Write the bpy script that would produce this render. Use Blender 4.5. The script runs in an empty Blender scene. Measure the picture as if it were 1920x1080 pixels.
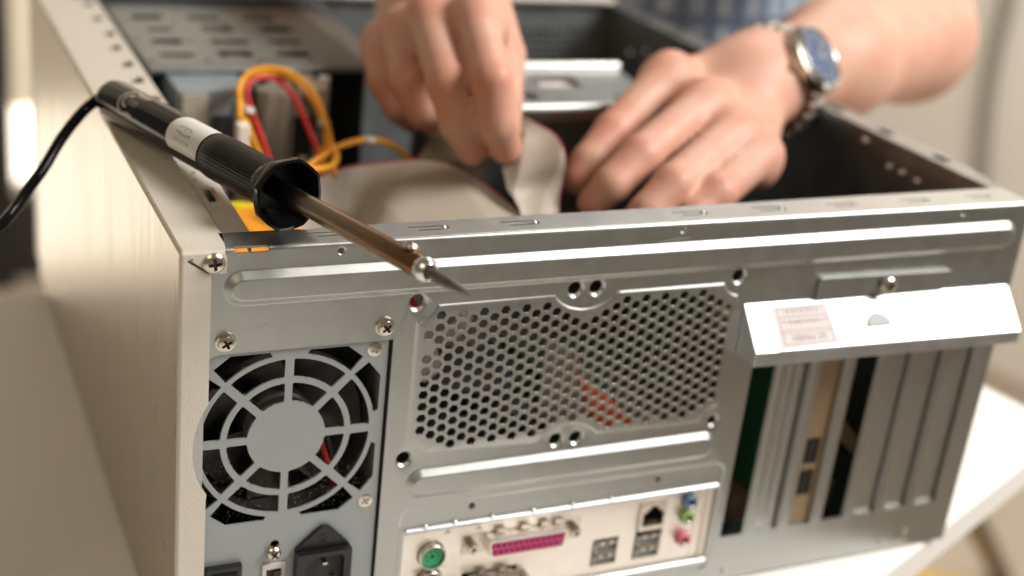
import bpy, math, random
import numpy as np
from mathutils import Vector, Matrix, geometry
random.seed(7); RNG = np.random.default_rng(7)
SC = bpy.context.scene
COL = SC.collection
# ------------------------------------------------------------------ camera
# solved from the case's edges: metres, X along the back panel, Y into the case, Z up from the table top
F_PX = 2591.194
CR = np.array([[0.9070235122641246, -0.4073570795389131, 0.10662343996316667],
               [-0.06907982691480252, -0.39373491084458645, -0.9166246764601236],
               [0.41537492186393776, 0.8240346046931117, -0.38526697828232614]])
CC = np.array([-0.09976133, -0.46864734, 0.38835663])
cam = bpy.data.cameras.new("camera"); camo = bpy.data.objects.new("camera", cam); COL.objects.link(camo)
m = Matrix.Identity(4)
for i in range(3):
    m[i][0] = CR[0][i]; m[i][1] = -CR[1][i]; m[i][2] = -CR[2][i]; m[i][3] = CC[i]
camo.matrix_world = m
cam.sensor_width = 36.0; cam.lens = F_PX / 1920 * 36
cam.clip_start = 0.02; cam.clip_end = 40
cam.dof.use_dof = True; cam.dof.focus_distance = 0.532; cam.dof.aperture_fstop = 4.5
SC.camera = camo
# ------------------------------------------------------------------ world and lamps
wd = bpy.data.worlds.new("World"); SC.world = wd; wd.use_nodes = True
bg = wd.node_tree.nodes["Background"]; bg.inputs[0].default_value = (1.0, 0.90, 0.75, 1); bg.inputs[1].default_value = 0.165

def area(name, loc, target, sx, sy, power, col):
    l = bpy.data.lights.new(name, 'AREA'); l.shape = 'RECTANGLE'; l.size = sx; l.size_y = sy; l.energy = power; l.color = col
    o = bpy.data.objects.new(name, l); COL.objects.link(o); o.location = loc
    o.rotation_euler = (Vector(target) - Vector(loc)).to_track_quat('-Z', 'Y').to_euler()
    return o
area("window_light", (1.28, -0.55, 1.28), (0.3, 0.05, 0.1), 0.85, 0.7, 47, (1.0, 0.965, 0.92))
area("fill_light", (-0.9, -0.7, 1.5), (0.2, 0.1, 0.1), .8, .8, 6.0, (1.0, 0.77, 0.50))  # added warm fill for the left side, not a lamp of the room
area("wall_fill_light", (1.2, 1.15, 1.5), (1.8, 1.6, -0.4), 0.7, 0.7, 24, (1.0, 0.93, 0.84))  # added fill that brightens the right wall, no known lamp
SC.view_settings.view_transform = 'Standard'; SC.view_settings.look = 'None'
SC.view_settings.exposure = 0.0; SC.view_settings.gamma = 1.0
SC.cycles.use_denoising = True
SC.cycles.max_bounces = 8; SC.cycles.sample_clamp_indirect = 6

def W(u, v, d):
    "a point of the place: measured direction (1920 x 1080 survey) and depth in metres"
    return Vector(CC + CR.T @ (np.array([(u - 960) / F_PX, (v - 540) / F_PX, 1.0]) * d))

def ray_on(u, v, ax, val):
    d = CR.T @ np.array([(u - 960) / F_PX, (v - 540) / F_PX, 1.0]); t = (val - CC[ax]) / d[ax]
    return Vector(CC + d * t)

# ------------------------------------------------------------------ helpers
MM = 0.001
def tag(o, label=None, cat=None, group=None, kind=None):
    if label: o['label'] = label
    if cat: o['category'] = cat
    if group: o['group'] = group
    if kind: o['kind'] = kind
    return o
def empty(name, loc, label, cat, group=None):
    o = bpy.data.objects.new(name, None); COL.objects.link(o); o.location = loc
    o.empty_display_size = 0.02
    return tag(o, label, cat, group)

class MB:
    """collects geometry in millimetres"""
    def __init__(s): s.v = []; s.f = []; s.sm = []
    def add(s, vs, fs, smooth=False):
        n = len(s.v); s.v += [tuple(p) for p in vs]; s.f += [tuple(i + n for i in f) for f in fs]; s.sm += [smooth] * len(fs)
    def box(s, x0, x1, y0, y1, z0, z1):
        v = [(x, y, z) for x in (x0, x1) for y in (y0, y1) for z in (z0, z1)]
        s.add(v, [(0, 1, 3, 2), (4, 6, 7, 5), (0, 4, 5, 1), (2, 3, 7, 6), (0, 2, 6, 4), (1, 5, 7, 3)])
    def lathe(s, prof, c, ax, n=24, ref=None, mod=None, caps=True, smooth=True):
        "prof: list of (dist along ax, radius)"
        ax = Vector(ax).normalized(); c = Vector(c)
        r0 = Vector(ref) if ref else (Vector((0, 0, 1)) if abs(ax.z) < .9 else Vector((1, 0, 0)))
        e1 = (r0 - ax * r0.dot(ax)).normalized(); e2 = ax.cross(e1)
        vs = []; fs = []
        for k, (t, r) in enumerate(prof):
            for i in range(n):
                a = 2 * math.pi * i / n; rr = r * (mod(k, a) if mod else 1)
                vs.append(c + ax * t + (e1 * math.cos(a) + e2 * math.sin(a)) * rr)
        for k in range(len(prof) - 1):
            for i in range(n):
                j = (i + 1) % n
                fs.append((k * n + i, k * n + j, (k + 1) * n + j, (k + 1) * n + i))
        if caps:
            fs.append(tuple(reversed(range(n)))); fs.append(tuple((len(prof) - 1) * n + i for i in range(n)))
        s.add(vs, fs, smooth)
    def cyl(s, a, b, r0, r1=None, n=20, smooth=True):
        a = Vector(a); b = Vector(b); s.lathe([(0, r0), ((b - a).length, r0 if r1 is None else r1)], a, b - a, n, smooth=smooth)
    def tube(s, pts, r, n=10, caps=True):
        pts = [Vector(p) for p in pts]; vs = []; fs = []
        t = (pts[1] - pts[0]).normalized(); u = t.orthogonal().normalized()
        for i, p in enumerate(pts):
            t2 = (pts[min(i + 1, len(pts) - 1)] - pts[max(i - 1, 0)]).normalized()
            u = (u - t2 * u.dot(t2)).normalized(); w = t2.cross(u); rr = r[i] if isinstance(r, (list, tuple)) else r
            for k in range(n):
                a = 2 * math.pi * k / n; vs.append(p + (u * math.cos(a) + w * math.sin(a)) * rr)
        for i in range(len(pts) - 1):
            for k in range(n):
                j = (k + 1) % n; fs.append((i * n + k, i * n + j, (i + 1) * n + j, (i + 1) * n + k))
        if caps: fs.append(tuple(reversed(range(n)))); fs.append(tuple((len(pts) - 1) * n + k for k in range(n)))
        s.add(vs, fs, True)
    def prism(s, poly, mapf, d0, d1):
        "poly 2-D, mapf(u,v,d)->xyz"
        n = len(poly); vs = [mapf(u, v, d0) for u, v in poly] + [mapf(u, v, d1) for u, v in poly]
        fs = [tuple(range(n)), tuple(reversed(range(n, 2 * n)))] + [(i, i + n, (i + 1) % n + n, (i + 1) % n) for i in range(n)]
        s.add(vs, fs)
    def plate(s, outer, holes=(), cons=(), h=None, mapf=None, thick=0.9, smooth=True, back=True):
        "sheet cut by constrained Delaunay; h(u,v) height towards the viewer; mapf(u,v,d) d = depth behind the sheet"
        V2 = []; E2 = []; loops = [outer] + list(holes)
        for L in loops + list(cons):
            n0 = len(V2); V2 += [Vector((p[0], p[1])) for p in L]; k = len(L)
            E2 += [(n0 + i, n0 + (i + 1) % k) for i in range(k)]
        vo, eo, fo, *_ = geometry.delaunay_2d_cdt(V2, E2, [], 0, 1e-5)
        P = np.array([(p.x, p.y) for p in vo]); T = np.array([f for f in fo]); cen = P[T].mean(1)
        def inside(L, pts):
            L = np.array(L); x = pts[:, 0]; y = pts[:, 1]; r = np.zeros(len(pts), bool); j = len(L) - 1
            for i in range(len(L)):
                xi, yi = L[i]; xj, yj = L[j]; c = ((yi > y) != (yj > y))
                with np.errstate(divide='ignore', invalid='ignore'):
                    xx = (xj - xi) * (y - yi) / (yj - yi) + xi
                r ^= c & (x < xx); j = i
            return r
        keep = inside(outer, cen)
        for L in holes:
            A = np.array(L); mn = A.min(0); mx = A.max(0)
            idx = np.where((cen[:, 0] > mn[0]) & (cen[:, 0] < mx[0]) & (cen[:, 1] > mn[1]) & (cen[:, 1] < mx[1]))[0]
            if len(idx): keep[idx[inside(L, cen[idx])]] = False
        T = T[keep]
        H = [h(p[0], p[1]) if h else 0.0 for p in P]
        fr = [mapf(p[0], p[1], -H[i]) for i, p in enumerate(P)]
        s.add(fr, [tuple(t) for t in T], smooth)
        if thick <= 0: return
        cnt = {}
        for t in T:
            for a, b in ((t[0], t[1]), (t[1], t[2]), (t[2], t[0])): cnt[(a, b)] = 1
        bd = [(a, b) for (a, b) in cnt if (b, a) not in cnt]
        ids = {}; vs = []; fs = []
        for a, b in bd:
            for q in (a, b):
                if q not in ids: ids[q] = len(vs); vs += [fr[q], mapf(P[q][0], P[q][1], thick - H[q])]
            ia, ib = ids[a], ids[b]; fs.append((ib, ia, ia + 1, ib + 1))
        s.add(vs, fs, False)
        if back:
            s.add([mapf(p[0], p[1], thick - H[i]) for i, p in enumerate(P)], [tuple(reversed(t)) for t in T], smooth)
    def build(s, name, mat, parent=None, loc=None, bevel=0, seg=2, wn=False, sharp=None, kind=None, label=None):
        me = bpy.data.meshes.new(name); off = Vector(loc) if loc is not None else Vector((0, 0, 0))
        me.from_pydata([tuple((Vector(p)) * MM - off) for p in s.v], [], s.f)
        me.polygons.foreach_set('use_smooth', s.sm); me.update()
        import bmesh
        bm = bmesh.new(); bm.from_mesh(me)
        bmesh.ops.remove_doubles(bm, verts=bm.verts, dist=1e-7)
        bmesh.ops.recalc_face_normals(bm, faces=bm.faces)
        bm.to_mesh(me); bm.free()
        if any(s.sm):
            keep = [False] * len(me.polygons); me.polygons.foreach_get('use_smooth', keep)
            me.set_sharp_from_angle(angle=math.radians(sharp if sharp else 38)); me.polygons.foreach_set('use_smooth', keep)
        me.materials.append(mat)
        o = bpy.data.objects.new(name, me); COL.objects.link(o)
        if parent is not None: o.parent = parent; 
        if loc is not None: o.location = off
        if bevel:
            b = o.modifiers.new('bevel', 'BEVEL'); b.width = bevel * MM; b.segments = seg; b.limit_method = 'ANGLE'; b.angle_limit = math.radians(40)
        if wn:
            w = o.modifiers.new('wn', 'WEIGHTED_NORMAL'); w.keep_sharp = True
        if kind: o['kind'] = kind
        if label: o['label'] = label
        return o

def circ(x, y, r, n=24, a0=0.0): return [(x + r * math.cos(a0 + 2 * math.pi * i / n), y + r * math.sin(a0 + 2 * math.pi * i / n)) for i in range(n)]
def stadium(x0, x1, yc, r, n=10):
    p = [(x1 - r + r * math.cos(a), yc + r * math.sin(a)) for a in np.linspace(-math.pi / 2, math.pi / 2, n)]
    return p + [(x0 + r + r * math.cos(a), yc + r * math.sin(a)) for a in np.linspace(math.pi / 2, 1.5 * math.pi, n)]
def rrect(x0, x1, y0, y1, r, n=5):
    p = []
    for cx, cy, a in ((x1 - r, y0 + r, -90), (x1 - r, y1 - r, 0), (x0 + r, y1 - r, 90), (x0 + r, y0 + r, 180)):
        for k in range(n): t = math.radians(a + 90 * k / (n - 1)); p.append((cx + r * math.cos(t), cy + r * math.sin(t)))
    return p
def smooth01(t):
    t = max(0., min(1., t)); e = .18
    if t < e: return t * t / (2 * e) / (1 - e)
    if t > 1 - e: return 1 - (1 - t) ** 2 / (2 * e) / (1 - e)
    return (t - e / 2) / (1 - e)
def catmull(P, n):
    P = [np.array(p, float) for p in P]; P = [2 * P[0] - P[1]] + P + [2 * P[-1] - P[-2]]; out = []
    segs = len(P) - 3
    for k in range(n):
        x = k / (n - 1) * segs; i = min(int(x), segs - 1); t = x - i
        a, b, c, d = P[i:i + 4]
        out.append(.5 * ((2 * b) + (-a + c) * t + (2 * a - 5 * b + 4 * c - d) * t * t + (-a + 3 * b - 3 * c + d) * t ** 3))
    return out

# ------------------------------------------------------------------ materials
def mat(name, col, rough=.5, metal=0., bump=0., bscale=800, var=0., vscale=60, rvar=0., stretch=(1, 1, 1), spec=.5, coat=0., sss=0., emit=None, colfac=None):
    m = bpy.data.materials.new(name); m.use_nodes = True; nt = m.node_tree; b = nt.nodes['Principled BSDF']
    b.inputs['Base Color'].default_value = (*col, 1); b.inputs['Roughness'].default_value = rough; b.inputs['Metallic'].default_value = metal
    b.inputs['Specular IOR Level'].default_value = spec; b.inputs['Coat Weight'].default_value = coat; b.inputs['Coat Roughness'].default_value = .15
    if sss:
        b.inputs['Subsurface Weight'].default_value = sss; b.inputs['Subsurface Radius'].default_value = (1, .35, .2); b.inputs['Subsurface Scale'].default_value = .004
    if emit: b.inputs['Emission Color'].default_value = (*emit[:3], 1); b.inputs['Emission Strength'].default_value = emit[3]
    tc = nt.nodes.new('ShaderNodeTexCoord'); mp = nt.nodes.new('ShaderNodeMapping'); nt.links.new(tc.outputs['Object'], mp.inputs[0]); mp.inputs['Scale'].default_value = stretch
    if var or rvar:
        n = nt.nodes.new('ShaderNodeTexNoise'); n.inputs['Scale'].default_value = vscale; n.inputs['Detail'].default_value = 6; n.inputs['Roughness'].default_value = .65
        nt.links.new(mp.outputs[0], n.inputs['Vector'])
        if var:
            r = nt.nodes.new('ShaderNodeMapRange'); r.inputs[1].default_value = .3; r.inputs[2].default_value = .7; r.inputs[3].default_value = 1 - var; r.inputs[4].default_value = 1 + var
            mx = nt.nodes.new('ShaderNodeVectorMath'); mx.operation = 'SCALE'; mx.inputs[0].default_value = col
            nt.links.new(n.outputs[0], r.inputs[0]); nt.links.new(r.outputs[0], mx.inputs['Scale']); nt.links.new(mx.outputs[0], b.inputs['Base Color'])
        if rvar:
            r = nt.nodes.new('ShaderNodeMapRange'); r.inputs[1].default_value = .3; r.inputs[2].default_value = .7; r.inputs[3].default_value = rough - rvar; r.inputs[4].default_value = rough + rvar
            nt.links.new(n.outputs[0], r.inputs[0]); nt.links.new(r.outputs[0], b.inputs['Roughness'])
    if bump:
        n = nt.nodes.new('ShaderNodeTexNoise'); n.inputs['Scale'].default_value = bscale; n.inputs['Detail'].default_value = 3
        bp = nt.nodes.new('ShaderNodeBump'); bp.inputs['Strength'].default_value = bump; bp.inputs['Distance'].default_value = .0005
        nt.links.new(mp.outputs[0], n.inputs['Vector']); nt.links.new(n.outputs[0], bp.inputs['Height']); nt.links.new(bp.outputs[0], b.inputs['Normal'])
    return m
M = dict(
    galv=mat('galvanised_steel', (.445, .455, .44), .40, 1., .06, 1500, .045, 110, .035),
    galv2=mat('galvanised_steel_shaded', (.30, .30, .285), .42, 1., .10, 900, .14, 60, .06),  # darker copy of the outer steel, interior shade put into its colour
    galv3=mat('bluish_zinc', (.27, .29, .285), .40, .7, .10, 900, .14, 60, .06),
    shadezinc=mat('shade_dark_zinc', (.10, .095, .085), .5, .8, .1, 500, .2, 40),  # shade inside the case put into the zinc colour
    greynotch=mat('grey_recess_shade', (.36, .37, .37), .6),
    hood=mat('zinc_hood', (.62, .63, .64), .42, 1., .05, 1200, .05, 80, .05),
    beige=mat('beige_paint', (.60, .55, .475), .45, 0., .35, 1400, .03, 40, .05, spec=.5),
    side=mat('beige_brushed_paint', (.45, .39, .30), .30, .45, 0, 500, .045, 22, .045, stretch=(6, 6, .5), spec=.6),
    psu=mat('grey_blue_paint', (.305, .33, .33), .42, .25, .08, 1200, .03, 60, .04),
    black=mat('black_plastic', (.009, .009, .010), .36, 0, .2, 1200, 0, 0, 0),
    gloss=mat('glossy_black_plastic', (.004, .004, .005), .12, 0, .02, 200, spec=.22),
    grip=mat('black_rubbery_plastic', (.004, .0036, .003), .32, 0, .1, 1500, spec=.2),
    nickel=mat('nickel_screw', (.62, .56, .48), .24, 1., .05, 900, .1, 200, .05),
    dark=mat('dark_recess', (.02, .017, .014), .6),
    darkmetal=mat('screw_recess_shade', (.07, .055, .04), .4, 1.),
    shield=mat('tin_shield', (.86, .80, .73), .40, .85, .04, 700, .05, 90, .08),
    chrome=mat('bright_steel', (.75, .74, .72), .18, 1.),
    pink=mat('pink_plastic', (.42, .035, .14), .45), pinkhole=mat('pink_hole_shade', (.06, .002, .02), .6),
    green=mat('green_plastic', (.02, .28, .12), .4), purple=mat('purple_plastic', (.15, .08, .35), .4),
    jackblue=mat('blue_jack', (.10, .17, .26), .45), jackgreen=mat('pale_green_jack', (.28, .38, .14), .45), jackpink=mat('pale_pink_jack', (.55, .16, .19), .45),
    pcb=mat('green_circuit_board', (.006, .035, .018), .6, 0, .3, 300, .3, 200), pcb2=mat('bright_green_board', (.008, .065, .02), .35),
    orange=mat('orange_label', (.85, .33, .008), .5, 0, .05, 200), oranger=mat('orange_plastic', (.95, .13, .01), .4),
    yellow=mat('yellow_insulation', (.85, .36, .01), .38), yellowl=mat('yellow_label', (.88, .72, .01), .5),
    red=mat('red_insulation', (.55, .012, .015), .38), wblack=mat('black_insulation', (.015, .015, .015), .4),
    white=mat('white_nylon', (.72, .70, .64), .45), cream=mat('cream_drive_metal', (.52, .485, .41), .42, .35, .1, 500, .06, 40),
    bluegrey=mat('blue_grey_drive_metal', (.32, .38, .42), .42, .5, .1, 500),
    ribbon=mat('grey_ribbon', (.37, .32, .26), .5, 0, 0, spec=.35), rred=mat('red_ribbon_edge', (.30, .03, .06), .5),
    brownmetal=mat('dull_brown_bracket', (.36, .26, .16), .5, .6), chip=mat('black_chip', (.02, .02, .02), .65, spec=.3), alu=mat('aluminium_heatsink', (.30, .30, .30), .4, 1.),
    paper=mat('white_paper', (.60, .535, .52), .6), ink=mat('faint_ink', (.17, .11, .14), .6), inkdark=mat('dark_ink', (.06, .06, .07), .6),
    logo=mat('grey_print', (.55, .49, .43), .5), labelw=mat('white_label', (.72, .70, .68), .35),
    tip=mat('oxidised_tip', (.20, .17, .15), .42, .85, .5, 900, .35, 300, .1),
    table=mat('white_laminate', (.78, .755, .72), .45, 0, .03, 300), floor=mat('floor', (.42, .355, .28), .5, 0, .1, 20, .10, 2.5),
    wall=mat('cream_wall', (.75, .70, .63), .8, 0, .2, 60, .02, 3), darkpanel=mat('dark_panel_and_cage_shade', (.03, .026, .024), .35, 0, .2, 20, .5, 9, stretch=(6, 1, .5)),
    frameblk=mat('black_frame', (.015, .014, .013), .5), blind=mat('glowing_beige_blind', (.56, .49, .38), .8, emit=(1., .84, .60, .42)),  # blind's emission stands in for daylight behind it and brightens the cover edge
    pane_and_glow=mat('daylit_pane', (.8, .8, .8), .4, emit=(1., .90, .74, 2.7)), yellowcloth=mat('yellow_cloth', (.80, .55, .16), .8, 0, .4, 40),
    brownpost=mat('brown_painted_post', (.16, .12, .09), .5), greycable=mat('grey_cable_sheath', (.27, .24, .21), .6),
    brownband=mat('brown_band', (.20, .075, .04), .5, 0, .3, 900), dial=mat('blue_dial', (.03, .16, .42), .4), fan=mat('dusty_black_fan', (.05, .046, .042), .55, 0, .5, 500, .5, 120),
    dust=mat('dust', (.10, .083, .068), .95), foot=mat('rubber', (.03, .03, .03), .7),
)
# bronze, heat tinted shaft
def bronze_mat():
    m = mat('heat_tinted_tube', (.50, .31, .17), .24, 1., .02, 300, 0, 25, 0); nt = m.node_tree; b = nt.nodes['Principled BSDF']
    g = nt.nodes.new('ShaderNodeAttribute'); g.attribute_name = 'along'; n = nt.nodes.new('ShaderNodeTexNoise'); n.inputs['Scale'].default_value = 90; n.inputs['Detail'].default_value = 5
    a = nt.nodes.new('ShaderNodeMath'); a.operation = 'MULTIPLY_ADD'; a.inputs[1].default_value = .16; nt.links.new(n.outputs[0], a.inputs[0]); nt.links.new(g.outputs['Fac'], a.inputs[2])
    r = nt.nodes.new('ShaderNodeValToRGB'); e = r.color_ramp.elements; e[0].position = .1; e[0].color = (.13, .11, .095, 1); e[1].position = 1; e[1].color = (.30, .15, .07, 1)
    for p_, c in ((.32, (.38, .31, .24, 1)), (.55, (.46, .33, .215, 1)), (.85, (.37, .235, .135, 1))): q = e.new(p_); q.color = c
    nt.links.new(a.outputs[0], r.inputs[0]); nt.links.new(r.outputs[0], b.inputs['Base Color']); return m
mb_ = bronze_mat()
M['bronze'] = mb_
glass = bpy.data.materials.new('watch_glass'); glass.use_nodes = True
gb = glass.node_tree.nodes['Principled BSDF']; gb.inputs['Transmission Weight'].default_value = 1; gb.inputs['Roughness'].default_value = .02; gb.inputs['IOR'].default_value = 1.45
M['glass'] = glass

# skin: one base colour with reddish knuckles carried by an attribute
def skin_mat():
    m = mat('skin', (.55, .32, .235), .5, 0, .25, 500, .06, 35, 0, sss=.25, spec=.4)
    nt = m.node_tree; b = nt.nodes['Principled BSDF']; src = b.inputs['Base Color'].links[0].from_socket
    at = nt.nodes.new('ShaderNodeAttribute'); at.attribute_name = 'flush'
    mx = nt.nodes.new('ShaderNodeMix'); mx.data_type = 'RGBA'; mx.inputs['B'].default_value = (.58, .20, .14, 1)
    nz = nt.nodes.new('ShaderNodeTexNoise'); nz.inputs['Scale'].default_value = 55; nz.inputs['Detail'].default_value = 4; tcn = nt.nodes.new('ShaderNodeTexCoord'); nt.links.new(tcn.outputs['Object'], nz.inputs['Vector'])
    ml = nt.nodes.new('ShaderNodeMapRange'); ml.inputs[1].default_value = .42; ml.inputs[2].default_value = .7; ml.inputs[3].default_value = 0; ml.inputs[4].default_value = .38; nt.links.new(nz.outputs[0], ml.inputs[0])
    ad = nt.nodes.new('ShaderNodeMath'); ad.operation = 'ADD'; ad.use_clamp = True; nt.links.new(at.outputs['Fac'], ad.inputs[0]); nt.links.new(ml.outputs[0], ad.inputs[1]); nt.links.new(ad.outputs[0], mx.inputs['Factor']); nt.links.new(src, mx.inputs['A']); nt.links.new(mx.outputs['Result'], b.inputs['Base Color'])
    return m
M['skin'] = skin_mat()
def plaid_mat():
    m = bpy.data.materials.new('plaid_cotton'); m.use_nodes = True; nt = m.node_tree; b = nt.nodes['Principled BSDF']; b.inputs['Roughness'].default_value = .85
    tc = nt.nodes.new('ShaderNodeTexCoord'); sp = nt.nodes.new('ShaderNodeSeparateXYZ'); nt.links.new(tc.outputs['Object'], sp.inputs[0])
    def stripes(sock, period, width, off=0.):
        a = nt.nodes.new('ShaderNodeMath'); a.operation = 'MULTIPLY_ADD'; nt.links.new(sock, a.inputs[0]); a.inputs[1].default_value = 1 / period; a.inputs[2].default_value = off
        f = nt.nodes.new('ShaderNodeMath'); f.operation = 'FRACT'; nt.links.new(a.outputs[0], f.inputs[0])
        l = nt.nodes.new('ShaderNodeMath'); l.operation = 'LESS_THAN'; nt.links.new(f.outputs[0], l.inputs[0]); l.inputs[1].default_value = width
        return l.outputs[0]
    cur = (.27, .32, .41, 1); prev = None
    for sock, per, wd_, off, colr in ((sp.outputs[0], .026, .30, 0, (.06, .09, .15, 1)), (sp.outputs[0], .026, .12, .5, (.60, .62, .66, 1)), (sp.outputs[2], .036, .26, 0, (.10, .14, .22, 1)), (sp.outputs[0], .017, .10, .3, (.12, .2, .35, 1))):
        mx = nt.nodes.new('ShaderNodeMix'); mx.data_type = 'RGBA'
        s_ = stripes(sock, per, wd_, off); k = nt.nodes.new('ShaderNodeMath'); k.operation = 'MULTIPLY'; k.inputs[1].default_value = .92; nt.links.new(s_, k.inputs[0])
        nt.links.new(k.outputs[0], mx.inputs['Factor'])
        if prev: nt.links.new(prev, mx.inputs['A'])
        else: mx.inputs['A'].default_value = cur
        mx.inputs['B'].default_value = colr; prev = mx.outputs['Result']
    nt.links.new(prev, b.inputs['Base Color']); return m
M['plaid'] = plaid_mat()

# ================================================================== SETTING
XZ = lambda u, v, d: (u, d, v)            # sheets facing the viewer, metric (x, z), depth = +y
XY = lambda zz: (lambda u, v, d: (u, v, zz - d))
b = MB(); b.box(-3500, 4500, -2500, 5000, -760, -750); tag(b.build('floor', M['floor']), kind='structure')
# wall on the right, running away from the viewer
wd0 = Vector((1900, 1355)); wdir = Vector((.30, -.954))
A_ = wd0 - wdir * 4200; B_ = wd0 + wdir * 3600; nrm = Vector((-wdir.y, wdir.x))
b = MB(); b.add([(A_.x, A_.y, -750), (B_.x, B_.y, -750), (B_.x, B_.y, 1750), (A_.x, A_.y, 1750)] + [(A_.x + nrm.x * 100, A_.y + nrm.y * 100, -750), (B_.x + nrm.x * 100, B_.y + nrm.y * 100, -750), (B_.x + nrm.x * 100, B_.y + nrm.y * 100, 1750), (A_.x + nrm.x * 100, A_.y + nrm.y * 100, 1750)],
             [(0, 1, 2, 3), (7, 6, 5, 4), (0, 4, 5, 1), (1, 5, 6, 2), (2, 6, 7, 3), (3, 7, 4, 0)])
wl = b.build('wall', M['wall']); tag(wl, 'plain cream wall behind the right side of the computer case', 'wall')
b = MB(); n2 = -nrm
b.add([(P.x + n2.x * t, P.y + n2.y * t, z) for z in (-749, -712) for P in (A_, B_) for t in (2, 16)], [(0, 1, 3, 2), (4, 6, 7, 5), (0, 4, 5, 1), (2, 3, 7, 6), (0, 2, 6, 4), (1, 5, 7, 3)])
b.build('baseboard', mat('tan_baseboard', (.50, .42, .33), .5), wl)

# table
tb = empty('work_table', (.25, .2, -.75), 'white laminate work table the open computer case lies on', 'table')
def world_child(o, p):
    o.parent = p; o.matrix_parent_inverse = Matrix.Translation(-p.location)
e1 = Vector((468, 21.1)); e2 = Vector((357, -18.5 - 27)); dd = (Vector((421.7, 0)) - Vector((356.9, -32))).normalized()
# front-right edge runs under the case corner; far edge runs across the picture on the left
poly = [(585, 119 - 8), (575, 168), (556, 335), (3.2, 410), (-29.5, 398.6), (-700, 150), (-520, -420), (120, -170), (356.9, -30)]
poly = [(590, 84), (574, 168), (545, 340), (3.2, 409), (-420, 372), (-520, -560), (60, -560), (210, -115), (352, -22)]
b = MB(); b.prism(poly, XY(0), 0.6, 22); t_ = b.build('table_top', M['table'], bevel=1.5); world_child(t_, tb)
for x, y in ((-380, 330), (480, 300), (-470, -500), (40, -500)):
    b = MB(); b.cyl((x, y, -748), (x, y, -22.5), 16, n=16); world_child(b.build('leg', M['brownpost']), tb)

# ================================================================== COMPUTER CASE
case = empty('computer_case', (0, 0, 0), 'open beige and zinc computer tower lying on its side with its cover off', 'computer case')
CP = lambda bld, name, m, **k: bld.build(name, m, case, **k)
# ---- back panel
holes = []; cons = []; stamps = []
def sd_stadium(x, z, x0, x1, zc, r):
    px = max(x0 + r, min(x1 - r, x)); return math.hypot(x - px, z - zc) - r
def sd_poly(L, x, z):
    d = 1e9; ins = False; j = len(L) - 1
    for i in range(len(L)):
        ax, ay = L[j]; bx, by = L[i]; ex, ey = bx - ax, by - ay
        t = max(0, min(1, ((x - ax) * ex + (z - ay) * ey) / (ex * ex + ey * ey + 1e-12)))
        d = min(d, math.hypot(x - ax - t * ex, z - ay - t * ey))
        if (by > z) != (ay > z) and x < (ax - bx) * (z - by) / (ay - by + 1e-12) + bx: ins = not ins
        j = i
    return -d if ins else d
def offs(L, o):
    out = []; n = len(L)
    for i in range(n):
        a = Vector(L[i - 1]); c = Vector(L[i]); d_ = Vector(L[(i + 1) % n]); e = (c - a); f = (d_ - c)
        if e.length < 1e-6 or f.length < 1e-6: out.append(tuple(c)); continue
        n1 = Vector((e.y, -e.x)).normalized(); n2_ = Vector((f.y, -f.x)).normalized(); s_ = n1 + n2_
        k = o / max(.45, (1 + n1.dot(n2_)) / 2) / 2
        out.append((c.x + s_.x * k, c.y + s_.y * k))
    return out
# raised ribs
for (x0, x1, zc, r, hh, w) in ((16.4, 407.6, 177.6, 7.6, 2.5, 3.8), (96.3, 252.3, 80.8, 7.6, 2.5, 3.8)):
    stamps.append((lambda x, z, a=(x0, x1, zc, r): sd_stadium(x, z, *a), hh, w))
    for k in (0, .09, .18, .5, .82, .91, 1): cons.append(stadium(x0 + w * k, x1 - w * k, zc, r - w * k, 14))
# raised field around the hexagon holes
def field():
    p = []
    def arc(cx, cz, r, a0, a1, n): 
        for t in np.linspace(a0, a1, n): p.append((cx + r * math.cos(math.radians(t)), cz + r * math.sin(math.radians(t))))
    p.append((250.4, 101.0)); p.append((250.4, 157.5)); 
    arc(249.5, 166.5, 8.2, 268, 194, 7)
    p.append((241.0, 164.6)); p.append((188.4, 164.6))
    arc(171.8, 177.0, 19.2, 320, 218, 15)
    p.append((156.9, 164.8)); p.append((103.4, 164.8))
    arc(95.4, 166.0, 8.2, -10, -80, 7)
    p.append((95.0, 157.5)); p.append((95.0, 101.8))
    arc(95.4, 93.6, 8.2, 82, 10, 7)
    p.append((157.4, 93.9)); arc(172.0, 81.5, 19.2, 140, 40, 15); p.append((188.0, 93.9)); p.append((241.2, 93.4))
    arc(249.5, 92.8, 8.2, 172, 94, 7)
    return p
FLD = field()
stamps.append((lambda x, z: sd_poly(FLD, x, z) if 90 < x < 256 and 88 < z < 170 else 9, 0.9, 1.6))
for k in range(4): cons.append(offs(FLD, -1.6 * k / 3 + 0.0))
# recess round the io shield
REC = rrect(95.6, 261.5, 8, 69.8, 6)
stamps.append((lambda x, z: sd_poly(REC, x, z) if 90 < x < 266 and 4 < z < 74 else 9, -0.8, 1.2))
for k in range(4): cons.append(offs(REC, -1.2 * k / 3))
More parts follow.
